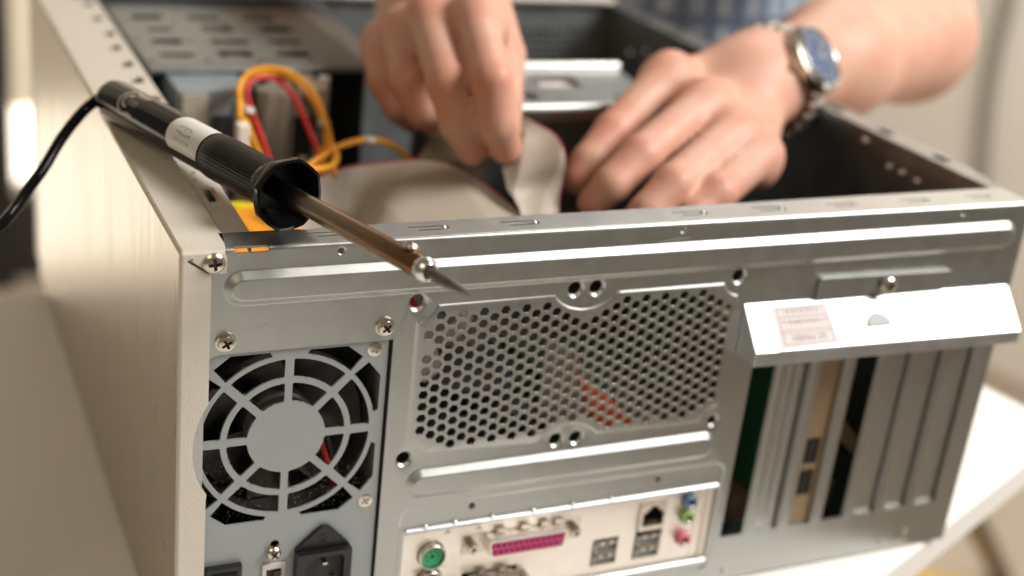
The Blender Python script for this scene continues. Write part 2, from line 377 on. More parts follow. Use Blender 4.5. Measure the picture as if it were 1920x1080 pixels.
# dimpled screw holes
DIM = [(95.4, 165.8, 2.9, 4.6, 1.5), (166.6, 166.2, 2.9, 4.4, 1.5), (176.8, 166.1, 2.9, 4.4, 1.5), (248.8, 166.3, 2.9, 4.4, 1.5), (95.4, 93.6, 2.8, 4.4, 1.5), (166.9, 93.4, 2.7, 4.2, 1.5), (176.9, 93.3, 2.7, 4.2, 1.5), (248.8, 93.0, 2.2, 3.7, 1.3),
       (62.1, 190.2, 1.25, 2.2, .5), (215.1, 190.5, 1.0, 1.9, .5), (371.1, 190.6, 1.0, 1.9, .5), (129.7, 65.0, 1.5, 2.1, .3), (224.7, 64.6, 1.4, 2.0, .3)]
for (x, z, r, R_, dp) in DIM:
    holes.append(circ(x, z, r, 24)); cons.append(circ(x, z, R_, 24)); cons.append(circ(x, z, (r + R_) / 2, 24))
def hgt(x, z):
    h = 0
    for sd, hh, w in stamps:
        d = sd(x, z)
        if d < 0: h += hh * smooth01(-d / w)
    for (cx, cz, r, R_, dp) in DIM:
        d = math.hypot(x - cx, z - cz)
        if d < R_: h -= dp * ((R_ - d) / (R_ - r)) ** 1.6
    for k in range(6):
        xc = 265.4 + 20.32 * (k + 1) - 3.75
        if abs(x - xc) < 2.2 and 15 < z < 140:
            d = sd_stadium(z, x, 24, 137, xc, 1.9)
            if d < 0: h += .9 * smooth01(-d / 1.3)
    return h
# hexagon ventilation holes
HEX = []
for c in range(31):
    x = 101.0 + 4.79 * c
    for k in range(13):
        z = (156.9 if c % 2 == 0 else 159.7) - 5.5 * k
        if c == 0 and k == 2: continue
        if 90 < z < 166 and sd_poly(FLD, x, z) < -3.7: HEX.append([(x + 2.28 * math.cos(math.radians(60 * i)), z + 2.28 * math.sin(math.radians(60 * i))) for i in range(6)])
holes += HEX
# power supply opening, io opening, slots
holes.append([(86.2, 6), (86.2, 150.5), (16, 150.5), (12.6, 149.2), (11.0, 147), (10.4, 144), (10.4, 6)])
holes.append([(98.6, 13.2), (258.6, 13.2), (258.6, 57.6), (98.6, 57.6)])
for k in range(7):
    x0 = 265.4 + 20.32 * k; holes.append([(x0, 26), (x0 + 12.9, 26), (x0 + 12.9, 146), (x0, 146)])
for k in range(6):
    xc = 265.4 + 20.32 * (k + 1) - 3.75
    for w in (0, .65, 1.3): cons.append([(p[1], p[0]) for p in stadium(24 + w, 137 - w, xc, 1.9 - w, 6)])
b = MB()
b.plate([(.8, .6), (413.4, .6), (413.4, 192.4), (33.6, 192.4), (33.6, 191.9), (20.5, 191.9), (20.5, 192.4), (.8, 192.4)], holes, cons, hgt, XZ, .9)
# rolled top edge and flange with punched grounding clips
def edge_strip(x0, x1):
    vs = []; n = 7
    for x in (x0, x1):
        for t in np.linspace(0, math.pi / 2, n): vs.append((x, 1.6 - 1.6 * math.cos(t), 192.4 + 1.6 * math.sin(t)))
        for t in np.linspace(0, math.pi / 2, n): vs.append((x, 1.6 - .7 * math.cos(t), 192.4 + .7 * math.sin(t)))
    b.add(vs, [(i, i + 1, 2 * n + i + 1, 2 * n + i) for i in list(range(n - 1)) + list(range(n, 2 * n - 1))], True)
edge_strip(.8, 20.5); edge_strip(33.6, 413.4)
def uslot(xc, yc):
    r = 2.2; L = 15; w = .85; o = [(xc - L, yc + r)] + [(xc + r * math.cos(a), yc + r * math.sin(a)) for a in np.linspace(math.pi / 2, -math.pi / 2, 8)] + [(xc - L * .8, yc - r)]
    r -= w; xc -= .1
    return (o + [(xc - L * .8, yc - r)] + [(xc + r * math.cos(a), yc + r * math.sin(a)) for a in np.linspace(-math.pi / 2, math.pi / 2, 8)] + [(xc - L, yc + r)])[::-1]
clips = [(66, 9.0), (107.8, 9.4), (148.3, 9.6), (230.4, 9.8), (272, 10), (313, 10.2), (356.1, 10.6), (396.5, 11)]
fh = [uslot(*c) for c in clips]
bump = [(c[0] - .2, c[1]) for c in clips]
cons2 = [circ(x, y, r, 12) for x, y in bump for r in (.6, 1.2)]
def fhgt(x, y):
    h = 0
    for bx, by in bump:
        d = math.hypot(x - bx, y - by)
        if d < 1.2: h += 1.1 * math.sqrt(max(0, 1 - (d / 1.2) ** 2))
    return h
b.plate([(18, 1.6), (413.4, 1.6), (413.4, 21.5), (407, 21.5), (58, 16.2), (52, 14.8), (47, 16), (18, 15.8)], fh, cons2, fhgt, XY(194), .9)
b.box(86.25, 87.1, 1.0, 12, 6, 150.5)
back = CP(b, 'back_panel', M['galv'], wn=True, sharp=50)

for pts in ([(60, 163.5), (63, 165.2), (67, 165.9)], [(31, 160.6), (34, 162.2)], [(76, 163), (77.5, 162.4)], [(130, 88.2), (138, 89.5)], [(268, 170), (279, 171.5), (290, 171)], [(50, 171), (51, 168.5)], [(205, 185.8), (219, 187)]):
    b = MB(); b.tube(catmull([(x, -hgt(x, z) - .02, z) for x, z in pts], 8), .07, 5); CP(b, 'scratch', M['galv'])
# ---- screws
def cross_poly(r, w, a0=.3):
    p = []
    for k in range(4):
        a = a0 + k * math.pi / 2
        for rr, da in ((r, -w / r), (r, w / r), (w * 1.45, math.pi / 4)):
            p.append((rr * math.cos(a + da), rr * math.sin(a + da)))
    return p
def screw(x, y, z, r, parent, style='pan', a0=.3, m='nickel', name='screw', loc=None, axis=None):
    b = MB(); cp = cross_poly(r * .62, r * .155, a0)
    if axis is None: mp = lambda u, v, d: (x + u, y + d, z + v)
    else: mp = axis
    if style == 'flat': H = lambda u, v: .25 * (1 - (math.hypot(u, v) / r) ** 4)
    elif style == 'hex': H = lambda u, v: 3.0 - .9 * (math.hypot(u, v) / r) ** 4
    else: H = lambda u, v: 1.9 * math.sqrt(max(0, 1 - (math.hypot(u, v) / r) ** 2 * .97))
    out = circ(0, 0, r, 30) if style != 'hex' else [(r * .95 * math.cos(math.radians(60 * i + 20)), r * .95 * math.sin(math.radians(60 * i + 20))) for i in range(6)]
    if style == 'hex':
        out2 = []
        for i in range(6):
            a = Vector(out[i]); c = Vector(out[(i + 1) % 6])
            out2 += [tuple(a.lerp(c, t)) for t in (0, .33, .66)]
        out = out2
    b.plate(out, [cp], [circ(0, 0, r * q, 24) for q in (.7, .85)], H, mp, thick=(.9 if style != 'hex' else 2.6), back=False)
    if style == 'hex':
        b.lathe([(0, r * 1.12), (.5, r * 1.15), (.9, r * 1.0)], mp(0, 0, .1), Vector(mp(0, 0, -1)) - Vector(mp(0, 0, 0)), 30)
    o = b.build(name, M[m], parent, wn=True)
    b = MB(); b.lathe([(0, r * .68), (.1, r * .68)], mp(0, 0, (.5 if style == 'flat' else -.6) if style != 'hex' else -1.2), Vector(mp(0, 0, 1)) - Vector(mp(0, 0, 0)), 16)  # dark disc carries the shade of the cross in its colour
    return o, b.build('cross_recess', M['darkmetal'], o)
screw(12.6, -2.2, 189.3, 4.1, case, 'pan', .1)
screw(18.0, -.1, 155.9, 3.5, case, 'hex', .5)
screw(82.0, -.1, 156.8, 3.5, case, 'hex', .7)

# ---- beige cover: flange over the back, side face and top face
b = MB()
fan_cx, fan_cz = 44.2, 110.5
arc_ = [(fan_cx + 38.2 * math.cos(a), fan_cz + 38.2 * math.sin(a)) for a in np.linspace(math.radians(180 + 31), math.radians(180 - 31), 18)]
outl = [(1.5, .8), (11.6, .8), (11.6, 88.5), (11.9, 90.0)] + arc_[0:] + [(11.9, 131.2), (11.7, 133), (11.7, 184.9), (17.1, 184.9), (17.3, 185.6), (17.3, 191.6), (16.6, 192.5), (1.5, 192.5)]
slit = [(2.6, 190.3), (3.4, 189.7), (10.6, 184.95), (11.4, 185.15), (4.6, 190.4), (5.0, 191.3), (3.6, 191.6)]
outl2 = [(p[0], p[1]) for p in outl]
b.plate(outl2, [slit], [], None, lambda u, v, d: (u, -1.9 + d, v), 1.0)
# rounded vertical bend at x = 0 and side face
def bend(mb, prof, y0, y1):
    pass
n = 7
vs = []; 
for z in (.8, 192.5):
    for t in np.linspace(0, math.pi / 2, n): vs.append((1.5 - 1.5 * math.sin(t), -.4 - 1.5 * math.cos(t), z))
b.add(vs, [(i, i + 1, n + i + 1, n + i) for i in range(n - 1)], True)
# rounded top front bend
vs = []
for x in (1.5, 16.6):
    for t in np.linspace(0, math.pi / 2, n): vs.append((x, -.4 - 1.5 * math.cos(t), 192.5 + 1.5 * math.sin(t)))
b.add(vs, [(i, i + 1, n + i + 1, n + i) for i in range(n - 1)], True)
# ball corner
vs = []; 
for i, ph in enumerate(np.linspace(0, math.pi / 2, n)):
    for t in np.linspace(0, math.pi / 2, n): vs.append((1.5 - 1.5 * math.sin(t) * math.cos(ph), -.4 - 1.5 * math.cos(t) * math.cos(ph), 192.5 + 1.5 * math.sin(ph)))
b.add(vs, [(i * n + j, i * n + j + 1, (i + 1) * n + j + 1, (i + 1) * n + j) for i in range(n - 1) for j in range(n - 1)], True)
# top face
b.plate([(1.5, -.4), (16.6, -.4), (17.4, 1.5), (19.2, 13.8), (19.2, 16), (21, 440), (1.5, 440)], [], [], None, XY(194.0), .9)
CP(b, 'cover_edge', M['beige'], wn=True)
b = MB()
vs = []; 
for y in (-.4, 440):
    for t in np.linspace(0, math.pi / 2, n): vs.append((1.5 - 1.5 * math.sin(t), y, 192.5 + 1.5 * math.cos(t)))
b.add(vs, [(i, i + 1, n + i + 1, n + i) for i in range(n - 1)], True)
b.box(0, .9, -.4, 440, .6, 192.5)
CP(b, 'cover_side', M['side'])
# beige inner rail with punched openings
ro = []
for x, y in ((30, 412), (29, 373), (30.5, 336), (28.6, 304), (28.8, 269), (28.5, 237), (30, 202), (26.5, 165), (26.5, 128)):
    ro.append([(x - 4.2, y - 5.5), (x + 1.6, y - 5.5), (x + 3.4, y + 3), (x + .5, y + 7), (x - 1.5, y + 2), (x - 4.2, y + 1)])
ro.append(rrect(23.5, 29, 52, 72, .6, 3)); ro.append(circ(24.5, 91, 1.4, 10)); ro.append(rrect(22.4, 24.3, 78, 84, .5, 3))
b = MB(); b.plate([(19.6, 16.4), (31.2, 16.4), (33.6, 120), (34.8, 240), (36.8, 438), (21, 438)], ro, [], None, XY(192.2), .9)
b.box(18.2, 19.4, 16.4, 438, 192.4, 193.0)
b.add([(31.2, 16.4, 191.4), (36.8, 438, 191.4), (36.8, 438, 184), (31.2, 16.4, 184)], [(0, 1, 2, 3)])
CP(b, 'cover_rail', M['beige'])
# ---- bottom, right wall and front
b = MB(); b.box(.9, 413.4, .95, 436, .6, 1.6); CP(b, 'base_panel', M['shadezinc'])
b = MB()
b.box(412.6, 413.5, .95, 436, 1.7, 192.4)
b.box(406.2, 407.0, 21.6, 434, 1.7, 193.1)
b.plate([(406.2, 21.6), (413.4, 21.6), (421.5, 60), (421.5, 436), (406.2, 436)], [rrect(411, 417, 62 + 46 * k, 74 + 46 * k, 1.5, 3) for k in range(8)], [], None, XY(194), .9)
b.box(420.7, 421.5, 60, 436, 180, 193.0)
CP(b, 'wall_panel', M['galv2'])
for y, z, r in ((120, 187, 2.0), (96.4, 179.8, 1.5), (85.4, 179.8, 1.7), (72.8, 179.4, 1.5), (390, 167, 1.8), (368, 174, 1.5), (250, 150, 1.6), (200, 172, 1.5)):
    b = MB(); r *= 1.5; b.lathe([(0, r), (.8, r * .9), (1.5, r * .6), (1.8, r * .2)], (406.15, y, z), (-1, 0, 0), 14); CP(b, 'rivet', M['chrome'])
fhole = []
for i in range(21):
    for j in range(16):
        fhole.append(circ(262 + i * 6 + (3 if j % 2 else 0), 88 + j * 5.6, 2.25, 6))
b = MB(); b.plate([(22, 1.7), (412, 1.7), (412, 194), (22, 194)], fhole, [], None, lambda u, v, d: (u, 434 + d, v), .9)
b.box(22, 406, 428, 434.9, 194.1, 195.0)
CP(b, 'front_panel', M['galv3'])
b = MB(); b.box(250, 400, 436.0, 437, 60, 190); CP(b, 'shade_sheet', M['dark'])  # dark sheet behind the holes stands in for shade
b = MB(); b.box(1, 420, 441, 470, 1, 196); CP(b, 'front_bezel', M['beige'], bevel=4)
# ---- slot hood, tab and sticker
b = MB()
sec = [(0, 152.6), (-15.2, 134.8), (-15.4, 128.0), (-.2, 127.4)]
xa, xb = 254.0, 411.5
K = [(lambda x, t: (x, t[0], t[1]))]
def sec_at(x, f): return [(x, p[0] * f, p[1]) for p in sec]
s0 = sec_at(xa, 1.0); s1 = [(411.0, -.2, 150.6), (406.0, -20.5, 135.0), (405.8, -20.7, 128.6), (408, -.2, 127.8)]
mid = lambda a, c, t: tuple(np.array(a) * (1 - t) + np.array(c) * t)
bx = MB()
# outer shell with small radii: slope, lip, ends
N = 2
NS = 24; vs = []
for i in range(NS + 1):
    f = i / NS
    for q in range(4): vs.append(tuple(np.array(s0[q]) * (1 - f) + np.array(s1[q]) * f))
bx.add(vs, [(4 * i + q, 4 * i + 4 + q, 4 * i + 4 + (q + 1) % 4, 4 * i + (q + 1) % 4) for i in range(NS) for q in range(4)] + [(0, 1, 2, 3), (4 * NS + 3, 4 * NS + 2, 4 * NS + 1, 4 * NS)])
hood = bx.build('slot_hood', M['hood'], case, bevel=.45, seg=3)
b = MB(); b.plate([(292.8, 152.6), (371, 153.2), (371.3, 161.0), (370.5, 161.7), (293.6, 163.0), (292.9, 162.4)], [], [], None, lambda u, v, d: (u, -2.2 + d, v), 1.9); b.build('mounting_tab', M['galv'], hood, bevel=.25)
# round lance on the slope
def on_slope(x, t, lift):   # t 0 top .. 1 bottom of slope
    f = (x - xa) / (xb - xa)
    a = np.array(s0[0]) * (1 - f) + np.array(s1[0]) * f; c = np.array(s0[1]) * (1 - f) + np.array(s1[1]) * f
    p = a * (1 - t) + c * t; nn = np.cross(c - a, np.array([1, 0, 0])); nn /= np.linalg.norm(nn)
    if nn[2] < 0: nn = -nn
    return tuple(np.array([x, p[1], p[2]]) + nn * lift)
b = MB(); R_ = 7.2; vs = []; fs = []
for i in range(13):
    a = math.pi * i / 12
    for q, l in ((1.0, 0.02), (.5, .5), (.0, 1.0)):
        vs.append(on_slope(325 + R_ * (q if i not in (0, 12) else q) * math.cos(a), .66 - .30 * q * math.sin(a), .05 + 1.3 * (1 - math.sin(a) * q)))
for i in range(12):
    for q in range(2): fs.append((i * 3 + q, i * 3 + q + 1, i * 3 + q + 4, i * 3 + q + 3))
b.add(vs, fs, True); b.build('finger_notch', M['greynotch'], hood)  # grey fill paints the shaded inside of the hood
screw(331.5, -4.6, 157.4, 4.3, case, 'pan', .2)
b = MB(); b.cyl((331.5, -4.4, 157.4), (331.5, -2.3, 157.4), 2.6); CP(b, 'screw_shank', M['nickel'])
# sticker, printed upside down
def stick(x0, x1, t0, t1, lift, mb): mb.add([on_slope(x0, t0, lift), on_slope(x1, t0, lift), on_slope(x1 , t1, lift), on_slope(x0, t1, lift)], [(0, 1, 2, 3)])
b = MB(); vs = []
for l in (.03, .16):
    for i in range(9):
        for j in range(5):
            f = i / 8; g_ = j / 4; vs.append(on_slope((267.5 * (1 - f) + 298.3 * f) * (1 - g_) + (267.8 * (1 - f) + 300.2 * f) * g_, (.10 - .02 * f) * (1 - g_) + (.97 - .04 * f) * g_, l))
b.add(vs, [(i * 5 + j + 45 * k, i * 5 + j + 1 + 45 * k, i * 5 + j + 6 + 45 * k, i * 5 + j + 5 + 45 * k) for k in (0, 1) for i in range(8) for j in range(4)])
stk = b.build('sticker', M['paper'], hood)
def text_mesh(body, size):
    cu = bpy.data.curves.new('t', 'FONT'); cu.body = body; cu.size = size; cu.align_x = 'CENTER'; cu.align_y = 'CENTER'; cu.resolution_u = 2
    o = bpy.data.objects.new('t', cu); COL.objects.link(o); bpy.context.view_layer.update()
    me = o.to_mesh(); vs = [tuple(v.co) for v in me.vertices]; fs = [tuple(p.vertices) for p in me.polygons]
    o.to_mesh_clear(); bpy.data.objects.remove(o); bpy.data.curves.remove(cu); return vs, fs
b = MB()
def slope_text(body, size, xc, tc):
    vs, fs = text_mesh(body, size); L = 23.6
    b.add([on_slope(xc - v[0], tc + v[1] / L, .24) for v in vs], fs)
slope_text('QC PASSED', 3.7, 284.5, .76)
for r, row in enumerate(('1 2 3 4 5 6 7 8 9 10', '11 12 01 02 03 04 05')): slope_text(row, 2.2, 284, .22 + .22 * (1 - r))
for t in (.15, .33, .42, .60, .66, .88): stick(270.3, 297.5, t, t + .012, .2, b)
for x in (270.3, 297.2): stick(x, x + .35, .15, .89, .205, b)
for k in range(9): stick(273.2 + 2.7 * k, 273.4 + 2.7 * k, .15, .60, .21, b)
b.build('sticker_print', M['ink'], stk)
# ---- slot covers
def slot_cover(k, m, ribs=False, name='slot_cover'):
    x0 = 265.4 + 20.32 * k; b = MB()
    H = None; cs = []
    if ribs:
        def H(x, z):
            h = 0
            for xc in (x0 + 3.6, x0 + 9.4):
                d = sd_stadium(z, x, 30, 143, xc, 1.7)
                if d < 0: h += .8 * smooth01(-d / 1.2)
            return h
        for xc in (x0 + 3.6, x0 + 9.4):
            for w in (0, .6, 1.2): cs.append([(p[1], p[0]) for p in stadium(30 + w, 143 - w, xc, 1.7 - w, 6)])
    b.plate([(x0 - 1.4, 22), (x0 + 15.6 - .8, 22), (x0 + 15.6 - .8, 150), (x0 - 1.4, 150)], [], cs, H, lambda u, v, d: (u, 1.8 + d, v), .9)
    return CP(b, name, m, wn=True)
slot_cover(4, M['galv']); slot_cover(5, M['galv']); slot_cover(6, M['galv'])
slot_cover(1, M['galv'], True, 'ribbed_slot_cover')
for k in (4, 5, 6, 1):
    x0 = 265.4 + 20.32 * k; b = MB(); b.box(x0 + .8, x0 + 12.1, 1.0, 1.75, 26.1, 27.0); CP(b, 'cover_foot', M['galv2'])
for x, z in ((384.5, 9.2), (383.5, 5.5), (369.8, 4.8)):
    b = MB(); b.lathe([(0, 1.7), (.8, 1.4), (1.2, .5)], (x, -.05, z), (0, -1, 0), 14); CP(b, 'rivet', M['nickel'])
for x, z in ((272, 5.5),):
    b = MB(); b.lathe([(0, 1.5), (.8, 1.3), (1.1, .5)], (x, -.05, z), (0, -1, 0), 14); CP(b, 'rivet', M['nickel'])

# ================================================================== POWER SUPPLY
ps = empty('power_supply', (.044, .03, .002), 'grey blue power supply with round fan grille at the left of the case back', 'power supply')
def PP(bld, name, m, **k):
    o = bld.build(name, m, **k); world_child(o, ps); return o
hl = []
for r0, r1 in ((16.0, 24.3), (26.8, 34.9)):
    for k in range(8):
        h_ = 1.05; a0 = math.pi / 4 * k; p = []
        d0 = math.asin(h_ / r0) ; d1 = math.asin(h_ / r1)
        for t in np.linspace(a0 + d1 + .02, a0 + math.pi / 4 - d1 - .02, 12): p.append((fan_cx + r1 * math.cos(t), fan_cz + r1 * math.sin(t)))
        q = []
        for t in np.linspace(a0 + math.pi / 4 - d0 - .03, a0 + d0 + .03, 9): q.append((fan_cx + r0 * math.cos(t), fan_cz + r0 * math.sin(t)))
        # knock the sharp corners off
        def chop(P0):
            out = []; n_ = len(P0)
            for i in range(n_):
                a = Vector(P0[i - 1]); c = Vector(P0[i]); d_ = Vector(P0[(i + 1) % n_])
                if (c - a).angle(d_ - c) > .8:
                    out += [tuple(c + (a - c).normalized() * .7), tuple(c + ((a - c).normalized() + (d_ - c).normalized()) * .2), tuple(c + (d_ - c).normalized() * .7)]
                else: out.append(tuple(c))
            return out
        hl.append(chop(p + q))
# eight corner openings outside the outer ring
for k in range(8):
    a0 = math.pi / 4 * k; diag = (k % 2 == 1)
    r1 = 36.9; p = []
    # boundary octagon: flats at 41, chamfers cutting the corners
    ax_a = a0 if not diag else a0 + math.pi / 4      # the axis side (0, 90 ..)
    t_ax, t_dg = (a0 + .19, a0 + math.pi / 4 - .03) if not diag else (a0 + math.pi / 4 - .19, a0 + .03)
    pts = [(fan_cx + r1 * math.cos(t), fan_cz + r1 * math.sin(t)) for t in np.linspace(t_ax, t_dg, 9)]
    ux, uz = math.cos(ax_a), math.sin(ax_a); s_ = 1 if not diag else -1; vx, vz = -uz * s_, ux * s_
    o1 = (38.2, 23.6); o0 = (38.2, 8.0); od = (32.9, 30.2)
    out = [(fan_cx + ux * a + vx * c, fan_cz + uz * a + vz * c) for a, c in (od, o1, o0)]
    hl.append(pts + out)
for (x, z, r) in ((41.5, 60.2, 1.9),): hl.append(circ(x, z, r, 16))
b = MB(); b.plate([(2, 3), (84.9, 3), (84.9, 150), (2, 150)], hl, [], None, lambda u, v, d: (u, 1.3 + d, v), 1.0)
face = PP(b, 'grille_plate', M['psu'])
b = MB()
b.box(2, 2.9, 2.4, 165, 3, 150); b.box(84.0, 84.9, 2.4, 165, 3, 150); b.box(3, 83.9, 2.4, 165, 149.1, 150); b.box(3, 83.9, 2.4, 165, 3, 3.9); b.box(3, 83.9, 164, 165, 4, 149)
PP(b, 'housing', M['psu'])
b = MB(); b.box(22, 84.5, 22, 155, 150.1, 150.4); lab = PP(b, 'warning_label', M['orange'])
b = MB()
for x in (38, 52, 66, 80): b.prism([(x, 24), (x + .7, 24), (x + .7 - 8, 153), (x - 8, 153)], XY(150.55), 0, .1)
o = b.build('label_line', mat('dark_orange_seam', (.62, .20, .005), .5)); world_child(o, ps)  # fold seams in a darker orange
b = MB(); b.prism([(62, 155.3), (80, 155.3), (66, 164.8), (55, 164.8)], XY(150.42), 0, .3); PP(b, 'yellow_label', M['yellowl'])
# fan
b = MB(); b.lathe([(0, 37), (22, 37)], (fan_cx, 6, fan_cz), (0, 1, 0), 40, caps=False); b.box(4, 83.8, 28.2, 29, 70, 148); PP(b, 'fan_frame', M['fan'])
b = MB(); b.lathe([(0, 14), (1, 15.2), (15, 15.4), (15.2, 1)], (fan_cx, 10, fan_cz), (0, 1, 0), 30); PP(b, 'fan_hub', M['fan'])
for k in range(7):
    b = MB(); vs = []; a0 = 2 * math.pi * k / 7
    for i, r in enumerate(np.linspace(14.5, 35.5, 6)):
        tw = .30 - .10 * i / 5
        for j, w in enumerate(np.linspace(-1, 1, 4)):
            a = a0 + .42 * w + .06 * i; y = 17 + 6.5 * w * (1 - .06 * i)
            for dy in (0, 1.1): vs.append((fan_cx + r * math.cos(a), y + dy, fan_cz + r * math.sin(a)))
    fs = []
    for i in range(5):
        for j in range(3):
            q = (i * 4 + j) * 2; w = q + 8; fs += [(q, q + 2, w + 2, w), (q + 1, w + 1, w + 3, q + 3)]
    for i in range(5): q = i * 8; fs += [(q, q + 8, q + 9, q + 1), (q + 6, q + 7, q + 15, q + 14)]
    for j in range(3): q = j * 2; fs += [(q, q + 1, q + 3, q + 2), (q + 40, q + 42, q + 43, q + 41)]
    b.add(vs, fs, True); PP(b, 'fan_blade', M['fan'])
b = MB(); b.box(3.2, 83.7, 100, 101, 4, 149); PP(b, 'inner_wall', M['fan'])
b = MB(); b.tube(catmull([(57, 9, 110), (61, 8, 103), (63, 9, 97), (66, 8, 88), (68, 10, 80), (67, 16, 72)], 20), 1.1, 8); PP(b, 'red_wire', M['red'])
b = MB(); b.tube(catmull([(60, 9, 112), (64, 9, 104), (66, 10, 97), (69, 9, 88), (71, 10, 80), (70, 16, 72)], 20), 1.1, 8); PP(b, 'black_wire', M['wblack'])
# dust on the edges of the grille
b = MB()
for _ in range(2300):
    L = random.choice(hl[:-1]); i = random.randrange(len(L)); a = Vector(L[i - 1]); c = Vector(L[i])
    if (a - c).length > 14 and random.random() < .4: continue
    p = a.lerp(c, random.random()); ctr = sum((Vector(q) for q in L), Vector((0, 0))) / len(L); inn = (ctr - p).normalized()
    if inn.y < -.1 and random.random() < .45: continue
    p = p + inn * random.uniform(-.1, .55 if inn.y > 0 else .25)
    s_ = random.uniform(.14, .44); y = random.uniform(1.2, 2.6)
    o3 = Vector((p.x, y, p.y)); vv = [o3 + Vector((random.uniform(-s_, s_), random.uniform(-s_, s_), random.uniform(-s_, s_))) * (1.4 if q == 0 else 1) for q in range(4)]
    b.add(vv, [(0, 1, 2), (0, 2, 3), (0, 3, 1), (1, 3, 2)])
for _ in range(900):    # fluff lying in the lower openings, behind the plate
    a = random.uniform(math.radians(200), math.radians(330)); r = random.uniform(24, 44)
    o3 = Vector((fan_cx + r * math.cos(a), random.uniform(3, 6), fan_cz + r * math.sin(a)))
    if o3.z < 71: continue
    s_ = random.uniform(.2, .7); vv = [o3 + Vector((random.uniform(-s_, s_), random.uniform(-s_, s_), random.uniform(-s_, s_))) for q in range(4)]
    b.add(vv, [(0, 1, 2), (0, 2, 3), (0, 3, 1), (1, 3, 2)])
o = b.build('dust', M['dust'], kind='stuff'); world_child(o, ps)
for x, z in ((79.0, 146.2), (79.8, 75.2)): 
    s_, c_ = screw(x, 1.1, z, 3.1, None, 'flat', .55); world_child(s_, ps)
s_, c_ = screw(40.8, -.4, 56.6, 3.1, None, 'pan', .9); world_child(s_, ps)
b = MB(); b.cyl((40.8, -.3, 56.6), (40.8, 1.3, 56.6), 1.4); PP(b, 'screw_shank', M['nickel'])
# mains inlet
b = MB()
inl = [(49.8, 30), (73.8, 30), (73.8, 56.2), (65.6, 65.0), (63.6, 66.6), (61.2, 66.8), (59.2, 65.6), (49.8, 56.8)]
b.prism(inl, XZ, -1.0, 1.2)
socket = PP(b, 'mains_socket', M['black'], bevel=.5)
b = MB(); ih = [(53.6, 32), (70.4, 32), (70.4, 52.6), (68.8, 54.0), (57.2, 54.0), (53.6, 49.6)]
b.plate([(49.9, 30), (73.7, 30), (73.7, 56.0), (49.9, 56.0)], [ih], [], None, lambda u, v, d: (u, -4.4 + d, v), 3.3)
o = b.build('socket_rim', M['black']); o.parent = socket
b = MB(); b.prism(ih, XZ, -1.06, -1.02); o = b.build('socket_floor', M['dark']); o.parent = socket
for x, z in ((62.2, 50.2), (58.8, 42.4), (66.2, 42.4)):
    b = MB(); b.box(x - 1.0, x + 1.0, -4.0, -1.05, z - .5, z + .5); o = b.build('pin', M['nickel']); o.parent = socket
s_, c_ = screw(61.8, -1.1, 61.2, 2.2, None, 'flat', .4, m='black'); s_.parent = socket
# rocker switch and voltage selector
b = MB(); b.box(12.6, 27.6, -1.6, 1.2, 30, 54.4); sw = PP(b, 'power_switch', M['black'], bevel=.6)
b = MB(); b.prism([(1.6, 33), (-.4, 43), (1.2, 51.5), (5, 51.5), (5, 33)], lambda u, v, d: (14.8 + d, u - 3.2, v), 0, 10.6); o = b.build('rocker', M['gloss']); o.parent = sw
b = MB(); b.plate([(36.6, 35), (46.2, 35), (46.2, 51.0), (36.6, 51.0)], [[(38.2, 37), (44.6, 37), (44.6, 48.4), (38.2, 48.4)]], [], None, lambda u, v, d: (u, .4 + d, v), .8); vs_ = PP(b, 'voltage_selector', M['paper'])
b = MB(); b.box(38.3, 44.5, .9, 1.2, 37, 48.3); o = b.build('slider', M['dark']); o.parent = vs_
b = MB(); b.box(41, 44.2, -.4, .85, 42, 47.6); o = b.build('slider_knob', M['black']); o.parent = vs_

# ================================================================== MOTHERBOARD with ports and shield
mbd = empty('motherboard', (.2, .1, .004), 'green motherboard with its metal port shield inside the case', 'motherboard')
def MP(bld, name, m, par=None, **k):
    o = bld.build(name, m, **k)
    if par is None: world_child(o, mbd)
    else: o.parent = par
    return o
b = MB(); b.box(98, 402, 6, 250, 11.0, 12.6); MP(b, 'circuit_board', M['pcb'])
b = MB()
ph = [circ(112.6, 42.4, 6.6, 24), circ(112.6, 28.6, 6.6, 24), [(136.5, 39.4), (176.5, 39.4), (178.2, 49.0), (135.0, 49.0)], circ(131.0, 44.6, 2.6, 14), circ(182.3, 44.6, 2.6, 14),
      [(129.5, 18), (155.0, 18), (156.4, 29.2), (128.6, 29.2)], rrect(195.0, 208.6, 20.6, 35.6, .6, 3), rrect(217.6, 232.2, 20.6, 52.0, .6, 3), circ(243.9, 50.3, 4.0, 20), circ(243.9, 41.6, 4.0, 20), circ(243.9, 29.2, 4.0, 20)]
def sh_h(x, z): return 0
b.plate([(99, 14.6), (258.2, 14.6), (258.2, 56.4), (99, 56.4)], ph, [], None, lambda u, v, d: (u, 1.6 + d, v), .4)
sh = MP(b, 'port_shield', M['shield'])
